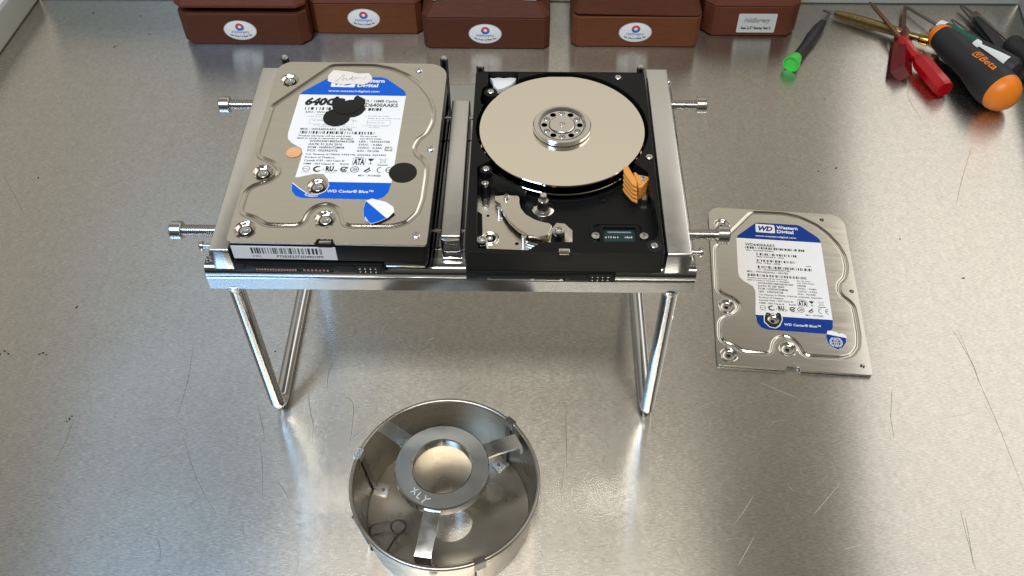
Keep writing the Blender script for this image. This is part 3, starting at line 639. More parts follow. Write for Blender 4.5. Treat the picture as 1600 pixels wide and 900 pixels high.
for i, (s1, w1, s2, w2) in enumerate((("WWN:50014EE2AE1E1060", 25, "640GB", 6.2), ("DATE: 05 SEP 2009", 18.4, "5VDC  : 0.68A", 13.4), ("DCM : HGRNHT2MAB", 20.8, "12VDC : 0.55A", 13.6), ("LBA : 1250263728", 17.2, "R/N : 701590", 12))):
    b.text(s1, 32.0, 72.9-2.6*i, 1.65, w1, z=z); b.text(s2, 59.7, 72.7-2.6*i, 1.5, w2, z=z)
b.text("U.S. Patents: 6178056, 5956196, 6266466, 5253459", 31.8, 62.4, 1.25, 44, z=z); b.text("Product of Thailand", 31.8, 59.9, 1.3, 17, z=z); b.text("Canada ICES - 003 Class B/", 31.7, 57.4, 1.3, 24, z=z); b.text("NMB - 003 Classe B      RoHS", 31.8, 54.8, 1.3, 25.4, z=z)
sata_row(b, 58.8, 54.9, z); icons(b, 31.9, 51.4, z, 0); fine_rows(b, [(31.8, 36, 48.6, .8), (44.5, 50, 48.6, .8), (53.5, 58, 48.6, .8)], z, 16); b.text("MD1 - 701590(B)", 63, 46.4, 1.2, 11.8, z=z)
b.text("WD Caviar\u00ae Blue\u2122", 47.2, 36.6, 2.0, 25, z=z2, mi=2, bold=.02)
obj("printing", b, [ink, grey, wink, navy], LB2, smooth=0, off=(0, 0, 0))
b = MB(); plate(b, blk, [circ((40.3, 41.4), 4.0, 24)], ZT+.03, ZT+.16); obj("torn_sticker", b, sblack, LC, smooth=0)
b = MB(); tl = [(76.2, 34.4), (79.0, 34.8), (82, 33.8), (84.2, 32.6), (85.6, 33.3), (88.2, 31.9), (88.6, 30.4), (87.8, 25.8), (85.2, 21.2), (81.4, 19.0), (77.6, 20.6), (75.2, 24), (74.6, 28)]
b.prism(tl, ZT+.05, ZT+.16); ct = obj("torn_label_corner", b, white, LC, smooth=0)
b = MB(); b.flat([(75.2, 31.6), (74.7, 28), (75.3, 24), (77.7, 20.7), (81.4, 19.1), (85.1, 21.3), (87.7, 25.8), (88.2, 29.2)], ZT+.2, 3); globe(b, 80.9, 25.0, 4.4, ZT+.25, 2, .5); obj("printing", b, [ink, grey, wink, navy], ct, smooth=0, off=(0, 0, 0))

# ------------------------------------------------------------------ open drive
OD = thing("hard_drive", (0, 0, 141.8), "opened hard drive showing its mirror platter and orange ramp, clamped on the stand", "hard drive", "3.5 inch hard drives and covers", local=True)
T = 22.0; C0 = (51.2, 97.6)
outl = rrect(0, 0, 101.6, 147, [1.5, 1.5, 2, 2])
well = arc(*C0, 49.3, 0, 354, 59)
armcav = [(4.0, 63), (4.6, 49.5), (6.0, 8.4), (7.2, 2.9), (32.4, 1.9), (39.0, 7.4), (96.0, 8.8), (99.2, 13), (100.0, 18.4), (98.6, 46), (97.4, 60), (84, 75), (20, 75)]
corner = [(7.6, 146), (24.8, 146.2), (26, 141), (30, 139), (22, 128), (14, 122), (4.4, 116), (3.4, 121), (4.4, 131), (7, 134)]
b = MB()
outd = dense(outl, 20)
plate(b, outd, [well, armcav, corner], 10.6, T-.15)
b.prism(rrect(0, 0, 101.6, 147, [1.5, 1.5, 2, 2]), 7.3, 8.6)
plate(b, outd, [arc(*C0, 49.6, 0, 354, 59)], 8.6, 10.6, bottom=False)
# rounded lip along the outer top edge
b.tube([(q[0], q[1], T-.3) for q in rrect(.25, .25, 101.35, 146.75, 1.4, 4)], .34, 8, closed=True)
b.tube([(x, y, 10.7) for x, y in arc(*C0, 49.7, 200, 322, 40)], .55, 8)
b.prism(rrect(1.2, 3.6, 100.4, 146, 2), 3.4, 7.3)
ob = obj("base_casting", b, black, OD)
b = MB(); b.prism(rrect(3, 4, 98, 144, 2), 1.6, 3.4); obj("circuit_board", b, pcb, OD)
front_connectors(None, OD, seats=False)
# raised blocks inside the casting
b = MB(); b.prism([(4.4, 66), (4.6, 52.5), (14, 52.5), (14.5, 49.8), (27, 48.2), (31, 45.6), (31, 49.6), (24, 56.5), (15, 62), (9.5, 66.5)], 10.6, 17.2, bev=.5)
b.prism([(15.5, 49.6), (21, 47.6), (22, 43.4), (18.4, 43), (15.2, 46)], 10.6, 14.4, bev=.5); obj("inner_rib", b, black, ob, off=(0, 0, 0))
for x, y, r in ((9.4, 128, 3.9), (8.9, 61.6, 3.4)):
    b = MB(); b.lathe([(0, r+.4), (T-11.2, r), (T-11.2, r*.6)], (x, y, 10.6), n=24); obj("boss", b, black, ob, off=(0, 0, 0))
HD_SCREW = mesh("torx_screw", screw_mesh(1.9, .9), nickel)
for x, y, z_ in ((9.4, 128, T-.5), (85.6, 141.7, T-.1), (99.1, 71.8, T-.1), (8.9, 61.6, T-.5), (96.7, 5.4, T-.1)): inst("torx_screw", _D(HD_SCREW), OD, (x, y, z_))
for x, y, r in ((85.6, 141.7, 3.5), (96.7, 5.4, 3.9)): b = MB(); b.ring(x, y, 2.1, r, T-.1, n=24); obj("screw_seat", b, dark, ob, smooth=0, off=(0, 0, 0))
b = MB(); b.prism([(8.4, 145.6), (10.8, 145.2), (13, 146), (17, 145.3), (20.5, 146), (24.3, 145.6), (23.8, 142.6), (21.6, 139.5), (17, 135.8), (13.4, 134.4), (10.6, 138.2), (10.2, 141.7)], 15, 18.4, bev=.4); obj("filter_pad", b, mat("filter_cloth", (.72, .72, .72), .85, bump=.3, bscale=500), OD)
# disc stack
for z0 in (12.6, 19.0):
    b = MB(); b.lathe([(0, 12), (0, 47.2), (.25, 47.5), (1.0, 47.5), (1.25, 47.2), (1.25, 12)], (*C0, z0), n=128); pl = obj("platter", b, platter_m, OD, smooth=25)
b = MB(); b.lathe([(0, 15), (2.2, 15)], (*C0, 20.1), n=48); obj("spindle_hub", b, dark, OD)
CL = [(C0[0]+10.1*math.cos(2*PI*k/12+PI/2), C0[1]+10.1*math.sin(2*PI*k/12+PI/2)) for k in range(12)]
b = MB(); b.lathe([(0, 15.6), (0, 16.2), (.6, 16.6), (2.6, 16.6), (3.1, 16.1), (3.2, 14.6), (2.9, 13.6), (2.0, 13.1)], (*C0, 20.4), n=72)
b.lathe([(0, 13.25), (.05, 13.25)], (*C0, 22.35), n=48)
plate(b, arc(*C0, 13.3, 0, 354, 59), [circ(c, 1.75, 20) for c in CL], 20.6, 22.5)
cl = obj("disc_clamp", b, alu, OD, smooth=25)
b = MB(); b.lathe([(0, 7.2), (.5, 7.2), (.75, 6.8), (.75, 1.8), (.2, 1.5), (.2, 0)], (*C0, 22.5), n=48); b.lathe([(.2, 1.3), (.7, 1.2), (.7, .6), (.3, .4), (.3, 0)], (*C0, 22.5), n=20); obj("clamp_cap", b, alu, cl, off=(0, 0, 0), smooth=20)
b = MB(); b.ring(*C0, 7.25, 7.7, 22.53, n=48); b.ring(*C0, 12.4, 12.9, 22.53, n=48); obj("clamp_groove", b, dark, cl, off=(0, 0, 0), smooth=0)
CS = mesh("clamp_screw", screw_mesh(1.45, .8), nickel)
for k, c in enumerate(CL):
    if k % 2 == 0: inst("clamp_screw", _D(CS), cl, (c[0], c[1], 21.85))
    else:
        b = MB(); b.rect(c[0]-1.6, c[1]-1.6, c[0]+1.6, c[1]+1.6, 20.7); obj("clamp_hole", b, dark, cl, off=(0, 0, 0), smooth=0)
# magnet plates
b = MB(); low = [(4.6, 49.4), (6.0, 60.4), (15.5, 60.0), (16.0, 53.5), (16.4, 47), (22, 40), (28, 31), (38, 25), (45.5, 28), (47.6, 31.6), (52, 31), (55.9, 26.1), (55.8, 16), (33.0, 8.5), (33, 7.6), (8.6, 7.6), (8.0, 27.2), (7.4, 37.6), (4.6, 40)]
plate(b, low, [circ((10.6, 36.4), .9, 12), circ((26.5, 16.2), 1.1, 12), (circ((12.2, 19.5), 3.0, 20))], 8.8, 10.9)
mg = obj("magnet_plate", b, plate_m, OD, smooth=0)
b = MB()
for r in (3.2, 4.6): b.tube([(x, y, 11.0) for x, y in circ((12.2, 19.5), r, 28)], .35, 6, closed=True)
b.lathe([(0, 3.0), (.2, 3.0), (.2, 0)], (12.2, 19.5, 10.2), n=20); b.lathe([(0, 1.6), (1, 1.5), (1, .7), (.5, 0)], (12.2, 19.5, 10.3), n=14); obj("rivet_ring", b, plate_m, mg, off=(0, 0, 0))
b = MB(); upp = [(13.9, 46.9), (20, 47.7), (26.8, 47.6), (27.6, 45.6), (27.3, 42.5), (28.3, 37.9), (31.0, 33.4), (35.5, 29.8), (40, 27.8), (43.4, 27.0), (44.9, 25.2), (44.0, 21), (42.2, 18.1), (38.0, 16.9), (32.6, 18.0), (27.2, 22.2), (22.3, 28.3), (18.6, 35.6), (17.2, 41.0), (14.3, 43.6)]
b.prism(upp, 13.4, 15.6, bev=.25); mu = obj("magnet_yoke", b, plate_m, OD, smooth=20)
for x, y in ((16.9, 38.2), (30.2, 17.2)): b = MB(); b.lathe([(0, 1.5), (4.8, 1.4), (4.8, .8), (4.4, 0)], (x, y, 10.9), n=14); obj("yoke_pin", b, nickel, mu, off=(0, 0, 0))
b = MB(); b.tube([(x, y, 11.8) for x, y in smooth_path([(30.8, 17), (34.5, 15), (40, 14), (46, 14.4)], 6)], 1.1, 10); obj("yoke_spacer", b, nickel, mu, off=(0, 0, 0))
b = MB(); b.prism([(45.8, 26), (48.6, 27.2), (51.2, 26.4), (53.4, 23.4), (55.4, 19), (55.4, 8), (52.0, 8), (51, 17)], 11.0, 12.0, bev=.2); obj("magnet_tab", b, plate_m, mg, off=(0, 0, 0))
# posts
def post(x, y, z0, z1, r0, r1, m_base, m_top):
    b = MB(); b.lathe([(0, r0), (z1-z0-1.8, r1), (z1-z0-1.8, r1*.5)], (x, y, z0), n=24); q = obj("standoff", b, m_base, OD)
    b = MB(); b.lathe([(-.3, r1*.95), (.5, r1), (1.6, r1*.9), (1.8, r1*.62), (1.2, r1*.5), (.2, r1*.42), (.2, 0)], (x, y, z1-1.8), n=22); b2 = obj("standoff_top", b, nickel, q, off=(0, 0, 0)); return q
post(8.7, 52.2, 10.6, 20.4, 2.9, 2.1, blackp, nickel); post(48.2, 18.4, 10.6, 19.4, 4.0, 3.2, blackp, nickel)
post(8.6, 9.4, 10.6, T-.6, 3.9, 3.0, nickel, nickel); post(20.5, 45.4, 14.3, 17.6, 1.8, 1.6, blackp, nickel)
b = MB(); b.lathe([(t*1.02, r*1.16) for t, r in [(0, 5.2), (.8, 5.2), (1.3, 4.4), (1.6, 2.9), (2.6, 2.5), (7.2, 2.35), (7.3, 1.7), (8.2, 1.75), (8.2, 2.0), (8.6, 1.7), (9.1, 2.0), (9.6, 1.7), (10.6, 1.75), (11.2, 1.4), (11.2, .7), (10.4, 0)]], (40.4, 41.6, 10.6), n=36); obj("pivot_post", b, alu, OD)
b = MB(); b.lathe([(0, 1.6), (1.4, 1.5), (1.4, 0)], (72.2, 52.0, 10.5), n=16); b.box(71.4, 74.6, 47.4, 50.6, 10.5, 11.3, .3); obj("floor_boss", b, black, ob, off=(0, 0, 0))
# ramp
rp = thing("head_ramp", (91, 55, 12), None, None, local=True); rp.parent = OD
for k in ("label", "category", "group"):
    if k in rp: del rp[k]
for k in range(5):
    b = MB(); o = k*.95
    pts = [(84.6-91+o*.2, 64.2-55-o*1.5), (87.0-91+o*.2, 64.6-55-o*1.5), (91.0-91+o*.25, 53.0-55-o*.9), (90.6-91+o*.25, 48.6-55-o*.9), (88.4-91+o*.1, 50.2-55-o*.9), (85.2-91, 57.4-55-o*1.2), (84.2-91, 61.0-55-o*1.4)]
    b.prism(pts, 8.8-k*2.1, 9.9-k*2.1, bev=.25); obj("ramp_blade", b, amber, rp, off=(0, 0, 0))
b = MB(); b.prism([(-1.2, 6.0), (.2, 6.2), (3.0, .6), (2.2, -3.4), (.6, -2.6), (.2, .6)], -1, 8.6, bev=.3); b.prism([(-1.5, 4.2), (1.4, 5.0), (6.6, 3.6), (7.3, 2.0), (3.0, -4.6), (1.2, -5.6)], -1, 8.0, bev=.4); obj("ramp_body", b, amber, rp, off=(0, 0, 0))
b = MB(); b.lathe([(0, 2.0), (.5, 1.9), (.5, .9), (.1, 0)], (3.6, 1.6, 8.0), n=16); obj("ramp_screw", b, nickel, rp, off=(0, 0, 0))
b = MB(); b.prism([(94, 46.5), (97, 46), (98.4, 52), (97.4, 57), (95.6, 55)], 10.6, 14, bev=.4); obj("ramp_bracket", b, alu, OD)
# flex connector
b = MB(); plate(b, rrect(65, 10, 94.8, 32.4, [1, 1, 4, 4]), [rrect(67, 9, 92.6, 30.4, [.5, .5, 3, 3])], 10.6, 11.5); plate(b, rrect(70, 10, 91.2, 28.2, 1), [rrect(72, 11, 89.2, 26.6, .6)], 10.6, 13.2); obj("connector_frame", b, black, ob, off=(0, 0, 0))
b = MB(); b.prism(rrect(72.1, 11, 89.1, 26.5, .5), 10.65, 11.4); ci = obj("flex_connector", b, pcb, OD)
b = MB(); b.rect(74.5, 24.4, 87, 24.9, 11.45, 1)
for k in range(18): b.rect(74.6+k*.7, 24.0, 74.9+k*.7, 25.2, 11.47, 1)
fine_rows(b, [(73, 80, 20.4, 1.4), (83.5, 87.5, 20.4, 1.4)], 11.46, 31, 2); obj("printing", b, INKS, ci, smooth=0, off=(0, 0, 0))
for x in (68.2, 93.6):
    b = MB(); b.lathe([(0, 2.4), (1.5, 2.3), (1.5, 1.2), (1.1, 0)], (x, 21.6, 10.6), n=18); obj("connector_screw", b, nickel, OD)
b = MB(); b.prism(rrect(48, -.12, 53.6, 3.2, .7), T-1.5, T+.02, bev=.2); obj("front_tab", b, lid_m, OD)
b = MB(); b.box(47.4, 54.2, -.2, .1, 16.8, T-1.4); obj("tab_slot", b, dark, ob, off=(0, 0, 0))

# ------------------------------------------------------------------ steel dish with the ring tool
CX, CY, CH = -13.4, -61.5, 40
CUPM = (CX, CY, 0)
cup = thing("steel_dish", CUPM, "round brushed steel dish with rolled rim and clips standing in front of the stand", "dish")
b = MB(); RT, RB = 53.6, 48.8
b.lathe([(0, RB-2), (0, RB), (.8, RB+.6), (CH-2, RT-.3)], (CX, CY, .05), n=96, caps=False); b.lathe([(CH-2, RT-1.3), (1.0, RB-.6), (.9, RB-.8)], (CX, CY, .05), n=96, caps=False)
obj("dish_wall", b, cup_m, cup, smooth=40)
b = MB(); b.tube([(CX+(RT-.6)*math.cos(2*PI*k/120), CY+(RT-.6)*math.sin(2*PI*k/120), CH-1.2) for k in range(120)], 1.25, 12, closed=True); obj("rolled_rim", b, cup_m, cup)
b = MB(); plate(b, arc(CX, CY, RB-.9, 0, 357, 119), [circ((-11.4, -69), 12.6, 48)], .5, 1.3); obj("dish_floor", b, floor_m, cup, smooth=30)
for ang, inner in ((163, 1), (46, 1), (-66, 0)):
    a = math.radians(ang); u = Vector((math.cos(a), math.sin(a), 0)); t = Vector((-u.y, u.x, 0)); c = Vector((CX, CY, 0))
    def strip(pts, wd, th):
        m = MB(); P = [Vector((r, z_)) for r, z_ in pts]
        for i in range(len(P)-1):
            d = (P[i+1]-P[i]).normalized(); n = Vector((-d.y, d.x))*th/2; q = []
            for (pp) in (P[i]-d*.15, P[i+1]+d*.15):
                for sg in (-1, 1):
                    for s2 in (-1, 1): e = pp+n*sg; q.append(c+u*e.x+t*(s2*wd/2)+Vector((0, 0, e.y)))
            m.add(q, [(0, 1, 3, 2), (4, 6, 7, 5), (0, 4, 5, 1), (2, 3, 7, 6), (0, 2, 6, 4), (1, 5, 7, 3)])
        return m
    cl_ = obj("rim_clip", strip([(RT-2.4, CH-4), (RT-2.3, CH+.4), (RT+.9, CH+.4), (RT+.8, CH-8 if not inner else CH-5)], 6.4, .7), arm_m if inner else steel_d, cup)
    if inner:
        obj("clip_strap", strip([(RT-2.6, CH-3.5), (RB-1.6, 2.4)], 3.2, .5), steel_d, cl_, off=CUPM)
        tb = MB(); prt = [(c+u*(RB-1.2-dr)+t*s_) for dr, s_ in ((0, -4), (7.4, -4), (9, -2.6), (9, 2.6), (7.4, 4), (0, 4))]
        tb.prism([(q.x, q.y) for q in prt], 1.5, 2.3, bev=.2); hc = c+u*(RB-6.8)
        obj("clip_tab", tb, satin, cl_, off=CUPM); tb = MB(); tb.lathe([(0, 1.2), (.5, 1.1), (.5, 0)], (hc.x, hc.y, 2.25), n=12); obj("clip_rivet", tb, steel_d, cl_, off=CUPM)
    else: obj("clip_strap", strip([(RT+1.0, CH-7), (RB+1.4, 2)], 4.6, .6), steel_d, cl_, off=CUPM)
a = math.radians(203); b = MB()
P0 = Vector((CX, CY, 0))+Vector((math.cos(a), math.sin(a), 0))*(RT+1.0); P1 = Vector((CX, CY, 3))+Vector((math.cos(a+.05), math.sin(a+.05), 0))*(RB+1.6)
b.tube([(P0.x, P0.y, CH-6), tuple(P1)], 1.0, 8); obj("outer_wire", b, steel_d, cup)
b = MB(); b.lathe([(0, 2.4), (1.2, 2.4), (2.4, 1.6), (2.8, 0)], (CX+6.0-10, CY-53.0, 28), (0, -1, -.1), 16); obj("side_screw", b, nickel, cup)

RC = (-15.2, -55.2, 42)
rg = thing("ring_tool", (RC[0], RC[1], 1.4), "three armed steel ring scratched XLY resting inside the round dish", "ring tool")
b = MB(); b.lathe([(-6, 17.4), (-6, 26.2), (-5.4, 27), (.6, 27), (1.3, 26.3), (1.3, 17.6), (.8, 17.0), (-5.6, 17.0), (-6, 17.4)], RC, n=96, caps=False); rgo = obj("ring", b, ring_m, rg, smooth=30)
b = MB(); b.lathe([(-5.6, 16.97), (.8, 16.97), (1.32, 17.62)], RC, n=96, caps=False); obj("inner_edge", b, chrome, rgo, off=(RC[0], RC[1], 1.4))
b = MB(); b.lathe([(1.32, 26.28), (.6, 27.03), (-5.4, 27.03)], RC, n=96, caps=False); obj("outer_edge", b, chrome, rgo, off=(RC[0], RC[1], 1.4))
b = MB()
for ps_ in ([(-2.6, -1), (-.6, 2.6)], [(-2.8, 2.2), (0, -.9)], [(1.2, 2.4), (1.4, -1.2), (3.2, -1.0)], [(4.4, 2.4), (5.6, .8), (7.4, 2.6)], [(5.6, .8), (5.2, -1.8)]):
    an = math.radians(-38); b.line([(RC[0]-13.4+x*math.cos(an)*1.15-y*math.sin(an)*1.15, RC[1]-17.6+x*math.sin(an)*1.15+y*math.cos(an)*1.15) for x, y in ps_], .42, 43.38)
obj("scratched_letters", b, wink, rgo, off=(RC[0], RC[1], 1.4), smooth=0)
for ang, ln in ((142, 48.5), (25, 48.5), (262, 53.5)):
    a = math.radians(ang); u = Vector((math.cos(a), math.sin(a), 0)); t = Vector((-u.y, u.x, 0)); m = MB(); hw = 4.6
    pts = [(25.2, 41.2), (33, 41.0), (35.5, 40.6), (ln-2.2, 38.8), (ln-.6, 38.2), (ln, 36.8), (ln+.1, 30.0)]
    vs = []
    for i, (r, z_) in enumerate(pts):
        for s2 in (-hw, hw):
            q = Vector((RC[0], RC[1], 0))+u*r+t*s2; vs.append((q.x, q.y, z_)); q2 = q-u*(1.8 if i >= 4 else 0); vs.append((q2.x, q2.y, z_-(1.8 if i < 5 else .6)))
    fs = []
    for i in range(len(pts)-1):
        A = 4*i; B = A+4; fs += [(A, A+2, B+2, B), (A+1, B+1, B+3, A+3), (A, B, B+1, A+1), (A+2, A+3, B+3, B+2)]
    fs += [(0, 1, 3, 2), (len(vs)-4, len(vs)-2, len(vs)-1, len(vs)-3)]
    m.add(vs, fs); obj("arm", m, arm_m, rg, smooth=40)
b = MB(); pth = [(-58, -90, 1.8), (-58.6, -80, 2.0), (-58.4, -75.5, 8), (-50, -73.2, 8.6), (-44.2, -72.6, 8.6)]
lp = [(-41.2+4.4*math.cos(math.radians(t)), -76.4+3.9*math.sin(math.radians(t)), 8.6+(110-t)/300) for t in range(110, -420, -20)]
pth = smooth_path([(-56.6, -88, 2.2), (-58.0, -80, 3.2), (-57.6, -75.6, 7.2), (-50, -73.4, 8.4)], 5)+lp+[(-43.5, -84.2, 7.4), (-48.6, -91.5, 2.6)]
b.tube(pth, .55, 8); sp = obj("spring_clip", b, mat("dark_wire", (.06, .055, .05), .4, .6), loc=(-50, -82, 2)); tag(sp, "thin bent wire spring lying in the round steel dish", "wire spring")

# ------------------------------------------------------------------ wooden boxes along the back
def hexa(m, b8):
    m.add(b8, [(3, 2, 1, 0), (4, 5, 6, 7), (0, 1, 5, 4), (1, 2, 6, 5), (2, 3, 7, 6), (3, 0, 4, 7)])
def loft(m, rings):
    """stack of polygons (same count), capped"""
    n = len(rings[0]); vs = [q for r in rings for q in r]; fs = []
    for i in range(len(rings)-1):
        for k in range(n): k2 = (k+1) % n; fs.append((i*n+k, i*n+k2, (i+1)*n+k2, (i+1)*n+k))
    fs += [tuple(range(n))[::-1], tuple((len(rings)-1)*n+k for k in range(n))]; m.add(vs, fs)
def cham(x0, x1, y0, y1, c, z): return [(x, y, z) for x, y in ((x0+c, y0), (x1-c, y0), (x1, y0+c), (x1, y1-c), (x1-c, y1), (x0+c, y1), (x0, y1-c), (x0, y0+c))]
def wood_box(x0, x1, y, dep, h, lid_h, m_, label, c=4.5, tilt=0, roll=0, lift=0, slope=8.5, over=0, straight=1.2, mlid=None):
    cx = (x0+x1)/2; base = (cx, y+dep/2, 0)
    t = thing("wooden_box", base, label, "wooden box", "wooden boxes along the back wall")
    b = MB(); loft(b, [cham(x0+1.8, x1-1.8, y+1.8, y+dep-1.8, c, .1), cham(x0, x1, y, y+dep, c, 2.4), cham(x0, x1, y, y+dep, c, h-.6), cham(x0+.6, x1-.6, y+.6, y+dep-.6, c, h)])
    obj("box_body", b, m_, t, smooth=20)
    b = MB(); z0 = h+.35; o = over
    loft(b, [cham(x0-o+.4, x1+o-.4, y-o+.4, y+dep, c, z0), cham(x0-o, x1+o, y-o, y+dep, c, z0+.5), cham(x0-o, x1+o, y-o, y+dep, c, z0+straight), cham(x0+slope-o, x1-slope+o, y+slope-o, y+dep-slope, c*.7, z0+lid_h)])
    R_ = Matrix.Translation((cx, y+dep, z0+lift)) @ Matrix.Rotation(tilt, 4, "X") @ Matrix.Rotation(roll, 4, "Y") @ Matrix.Translation((-cx, -y-dep, -z0))
    b.xform(R_); obj("box_lid", b, mlid or m_, t, smooth=20)
    return t
def oval_sticker(t, cx, y, cz):
    base = tuple(t["base"]); b = MB()
    R_ = Matrix.Translation((cx, y, cz)) @ Matrix.Rotation(PI/2, 4, "X")
    b.prism([(14.8*math.cos(2*PI*k/40), 10.2*math.sin(2*PI*k/40)) for k in range(40)], 0, .25, bev=.1); b.xform(R_); s_ = obj("sticker", b, white, t)
    b = MB(); z = .3
    b.ring(0, 0, 14.3, 14.7, z, 1, sy=.69, n=40)
    b.ring(.2, 3.6, 1.5, 3.9, z, 3, 10, 185); b.ring(.2, 3.6, 1.5, 3.9, z, 2, 185, 370)
    b.text("HddSurgery", 0, -2.7, 2.6, 15.5, z=z, mi=2, align="c", bold=.01)
    for i, ch in enumerate('Sea Slim 1-2 Ramp Set'):
        k = (i-10)/10; xx = k*9.2; yy = -7.0+2.0*k*k
        if ch != " ": b.text(ch, xx, yy, 1.5, z=z, mi=0, align="c", bold=.04)
    b.xform(R_); obj("printing", b, [ink, grey, blue_ink, red_ink], s_, smooth=0, off=base)
B1 = wood_box(-281, -166.5, 396, 68, 33, 13, wood_a, "dark wooden box with its lid ajar above a black gap, leftmost of the five boxes", c=7, tilt=math.radians(-5.2), over=.8, straight=2.5, slope=7, mlid=wood_c)
oval_sticker(B1, -227, 395.95, 16.3)
B2 = wood_box(-166, -65.5, 413.4, 52, 32.4, 13, wood_b, "reddish wooden box set back between the ajar box and the paper topped box", c=5, over=.4, mlid=wood_c)
oval_sticker(B2, -117.9, 413.35, 17.4)
B3 = wood_box(-62.6, 50.6, 392, 72, 32.6, 12.5, wood_a, "dark wooden box with white paper on its lid, middle of the five boxes", c=4.8, slope=9.5)
oval_sticker(B3, -7, 391.95, 17)
B4 = wood_box(70.5, 184, 396, 68, 32.2, 14, wood_b, "brown wooden box with a slightly tilted lid and gap at its left end", c=4.2, roll=math.radians(.9), lift=.9, tilt=math.radians(-.6), slope=8, mlid=wood_a)
oval_sticker(B4, 126.7, 395.95, 16.7)
B5 = wood_box(190, 275, 414, 52, 31.2, 12, wood_c, "reddish wooden box with a rectangular printed sticker, nearest the screwdrivers", c=8, slope=8)
b = MB(); R_ = Matrix.Translation((237.5, 413.95, 14.7)) @ Matrix.Rotation(PI/2, 4, "X")
b.prism(rrect(-17.2, -9.8, 17.2, 9.8, 1.2), 0, .25); b.xform(R_); s5 = obj("sticker", b, mat("silver_sticker", (.60, .60, .57), .4, 0), B5)
b = MB(); b.text("HddSurgery", -12, 1.0, 4.4, 24, z=.3, mi=1, bold=.05, shear=.3); b.text('Sea 2.5" Ramp Set 2', 0, -6.2, 2.6, 27, z=.3, mi=0, align="c", bold=.04); b.xform(R_); obj("printing", b, INKS, s5, smooth=0, off=tuple(B5["base"]))
def sheet(name, pts, z, label):
    b = MB(); q = smooth_path(pts, 3, True); b.prism(q, z, z+.5, bev=.15)
    b.v = [(x, y, zz+.8*math.sin(x*.35)*math.sin(y*.3)+.8) for x, y, zz in b.v]
    cx = sum(a for a, _ in pts)/len(pts); cy = sum(a for _, a in pts)/len(pts)
    return tag(obj(name, b, paper, smooth=0, loc=(cx, cy, z)), label, "paper", "white papers on the box lid")
sheet("paper_sheet", [(-54, 402), (-44, 401.4), (-36, 402), (-33, 410), (-34, 440), (-54, 441)], 45.3, "narrow white paper lying on the left of the middle box lid")
sheet("paper_sheet", [(-7, 411), (4, 405), (20, 402.2), (43, 402), (44, 430), (40, 452), (-2, 450)], 45.3, "wide white paper lying on the right of the middle box lid")

# ------------------------------------------------------------------ hand tools
def fr(p0, p1):
    p0, p1 = Vector(p0), Vector(p1); a = (p1-p0).normalized(); return p0, a, (p1-p0).length
TG = "hand tools at the back right"
# precision screwdriver with bright green cap
p0, a, L = fr((312.5, 446.5, 3.6), (262.5, 365.5, 7.2))
t = thing("precision_screwdriver", (287, 405, 0), "thin black precision screwdriver with a bright green swivel cap, beside the boxes", "screwdriver", TG)
def along(name, prof, m_, parent, n=24, **k):
    b = MB(); b.lathe(prof, p0, a, n, **k); return obj(name, b, m_, parent)
along("shaft", [(0, .3), (1.5, 1.5), (19, 1.6), (20, 1.6)], steel_d, t, 12)
along("handle", [(18, 2.4), (19.5, 3.4), (30, 4.8), (48, 5.3), (62, 4.2), (82, 4.1), (L-9, 4.4)], rubber, t)
along("cap", [(L-11, 4.7), (L-9, 5.2), (L-3, 6.4), (L-1, 7.2), (L+1.5, 7.4), (L+1.5, 6.4), (L-.5, 5.8), (L-.8, 0)], green_p, t)
# knurled brass driver
p0, a, L = fr((305.8, 449, 5.0), (392, 395.5, 9.0))
t = thing("brass_screwdriver", (345, 424, 0), "brass screwdriver with a knurled cigar shaped barrel passing under the red handles", "screwdriver", TG)
along("shaft", [(0, .3), (2, 1.5), (13, 1.6)], steel_d, t, 12)
b = MB(); prof = [(11.5, 2.2), (12.5, 3.4)]
for k in range(60):
    tt = 13+k*.95; r = 3.5+1.5*math.sin(min(1, (tt-12)/42)*PI*.75); prof += [(tt, r), (tt+.5, r-.22)]
prof += [(72, 3.7), (80, 3.3), (90, 3.3)]
b.lathe(prof, p0, a, 20); obj("barrel", b, brass, t, smooth=20)
along("swivel_cap", [(90, 3.6), (91, 4.6), (96, 5.2), (98, 5.2), (99, 4), (100, 4.6), (L+5, 5.4), (L+9, 5.2), (L+11, 3.6), (L+11.5, 0)], goldm, t)
# dark red square handled screwdriver
p0, a, L = fr((384.1, 456.5, 5.5), (354.2, 351.5, 7.2))
t = thing("screwdriver", (366, 395, 0), "dark red screwdriver with a square see-through handle lying beneath the bright red one", "screwdriver", TG)
along("shaft", [(0, .4), (3, 1.1), (5, 1.7), (44, 1.7)], copper, t, 12)
b = MB(); b.lathe([(40, 4.0), (42, 6.2), (46, 7.6), (L-1.5, 9.4), (L, 8.6)], p0, a, 4, square=1); obj("handle", b, redd, t, smooth=15)
# bright red octagonal screwdriver lying over it
p0, a, L = fr((347.3, 450, 13.5), (384.5, 327.5, 9.5))
t = thing("screwdriver", (370, 380, 0), "bright red screwdriver with a faceted see-through handle, on top of the pile", "screwdriver", TG)
along("shaft", [(0, .5), (3, 1.3), (5, 1.9), (60, 1.9)], copper, t, 12)
b = MB(); b.lathe([(56, 3), (58, 4.6), (66, 5.4), (78, 4.4), (84, 4.8), (90, 7.6), (94, 8.4), (L-3, 8.6), (L, 7.6)], p0, a, 8, square=1); obj("handle", b, redt, t, smooth=15)
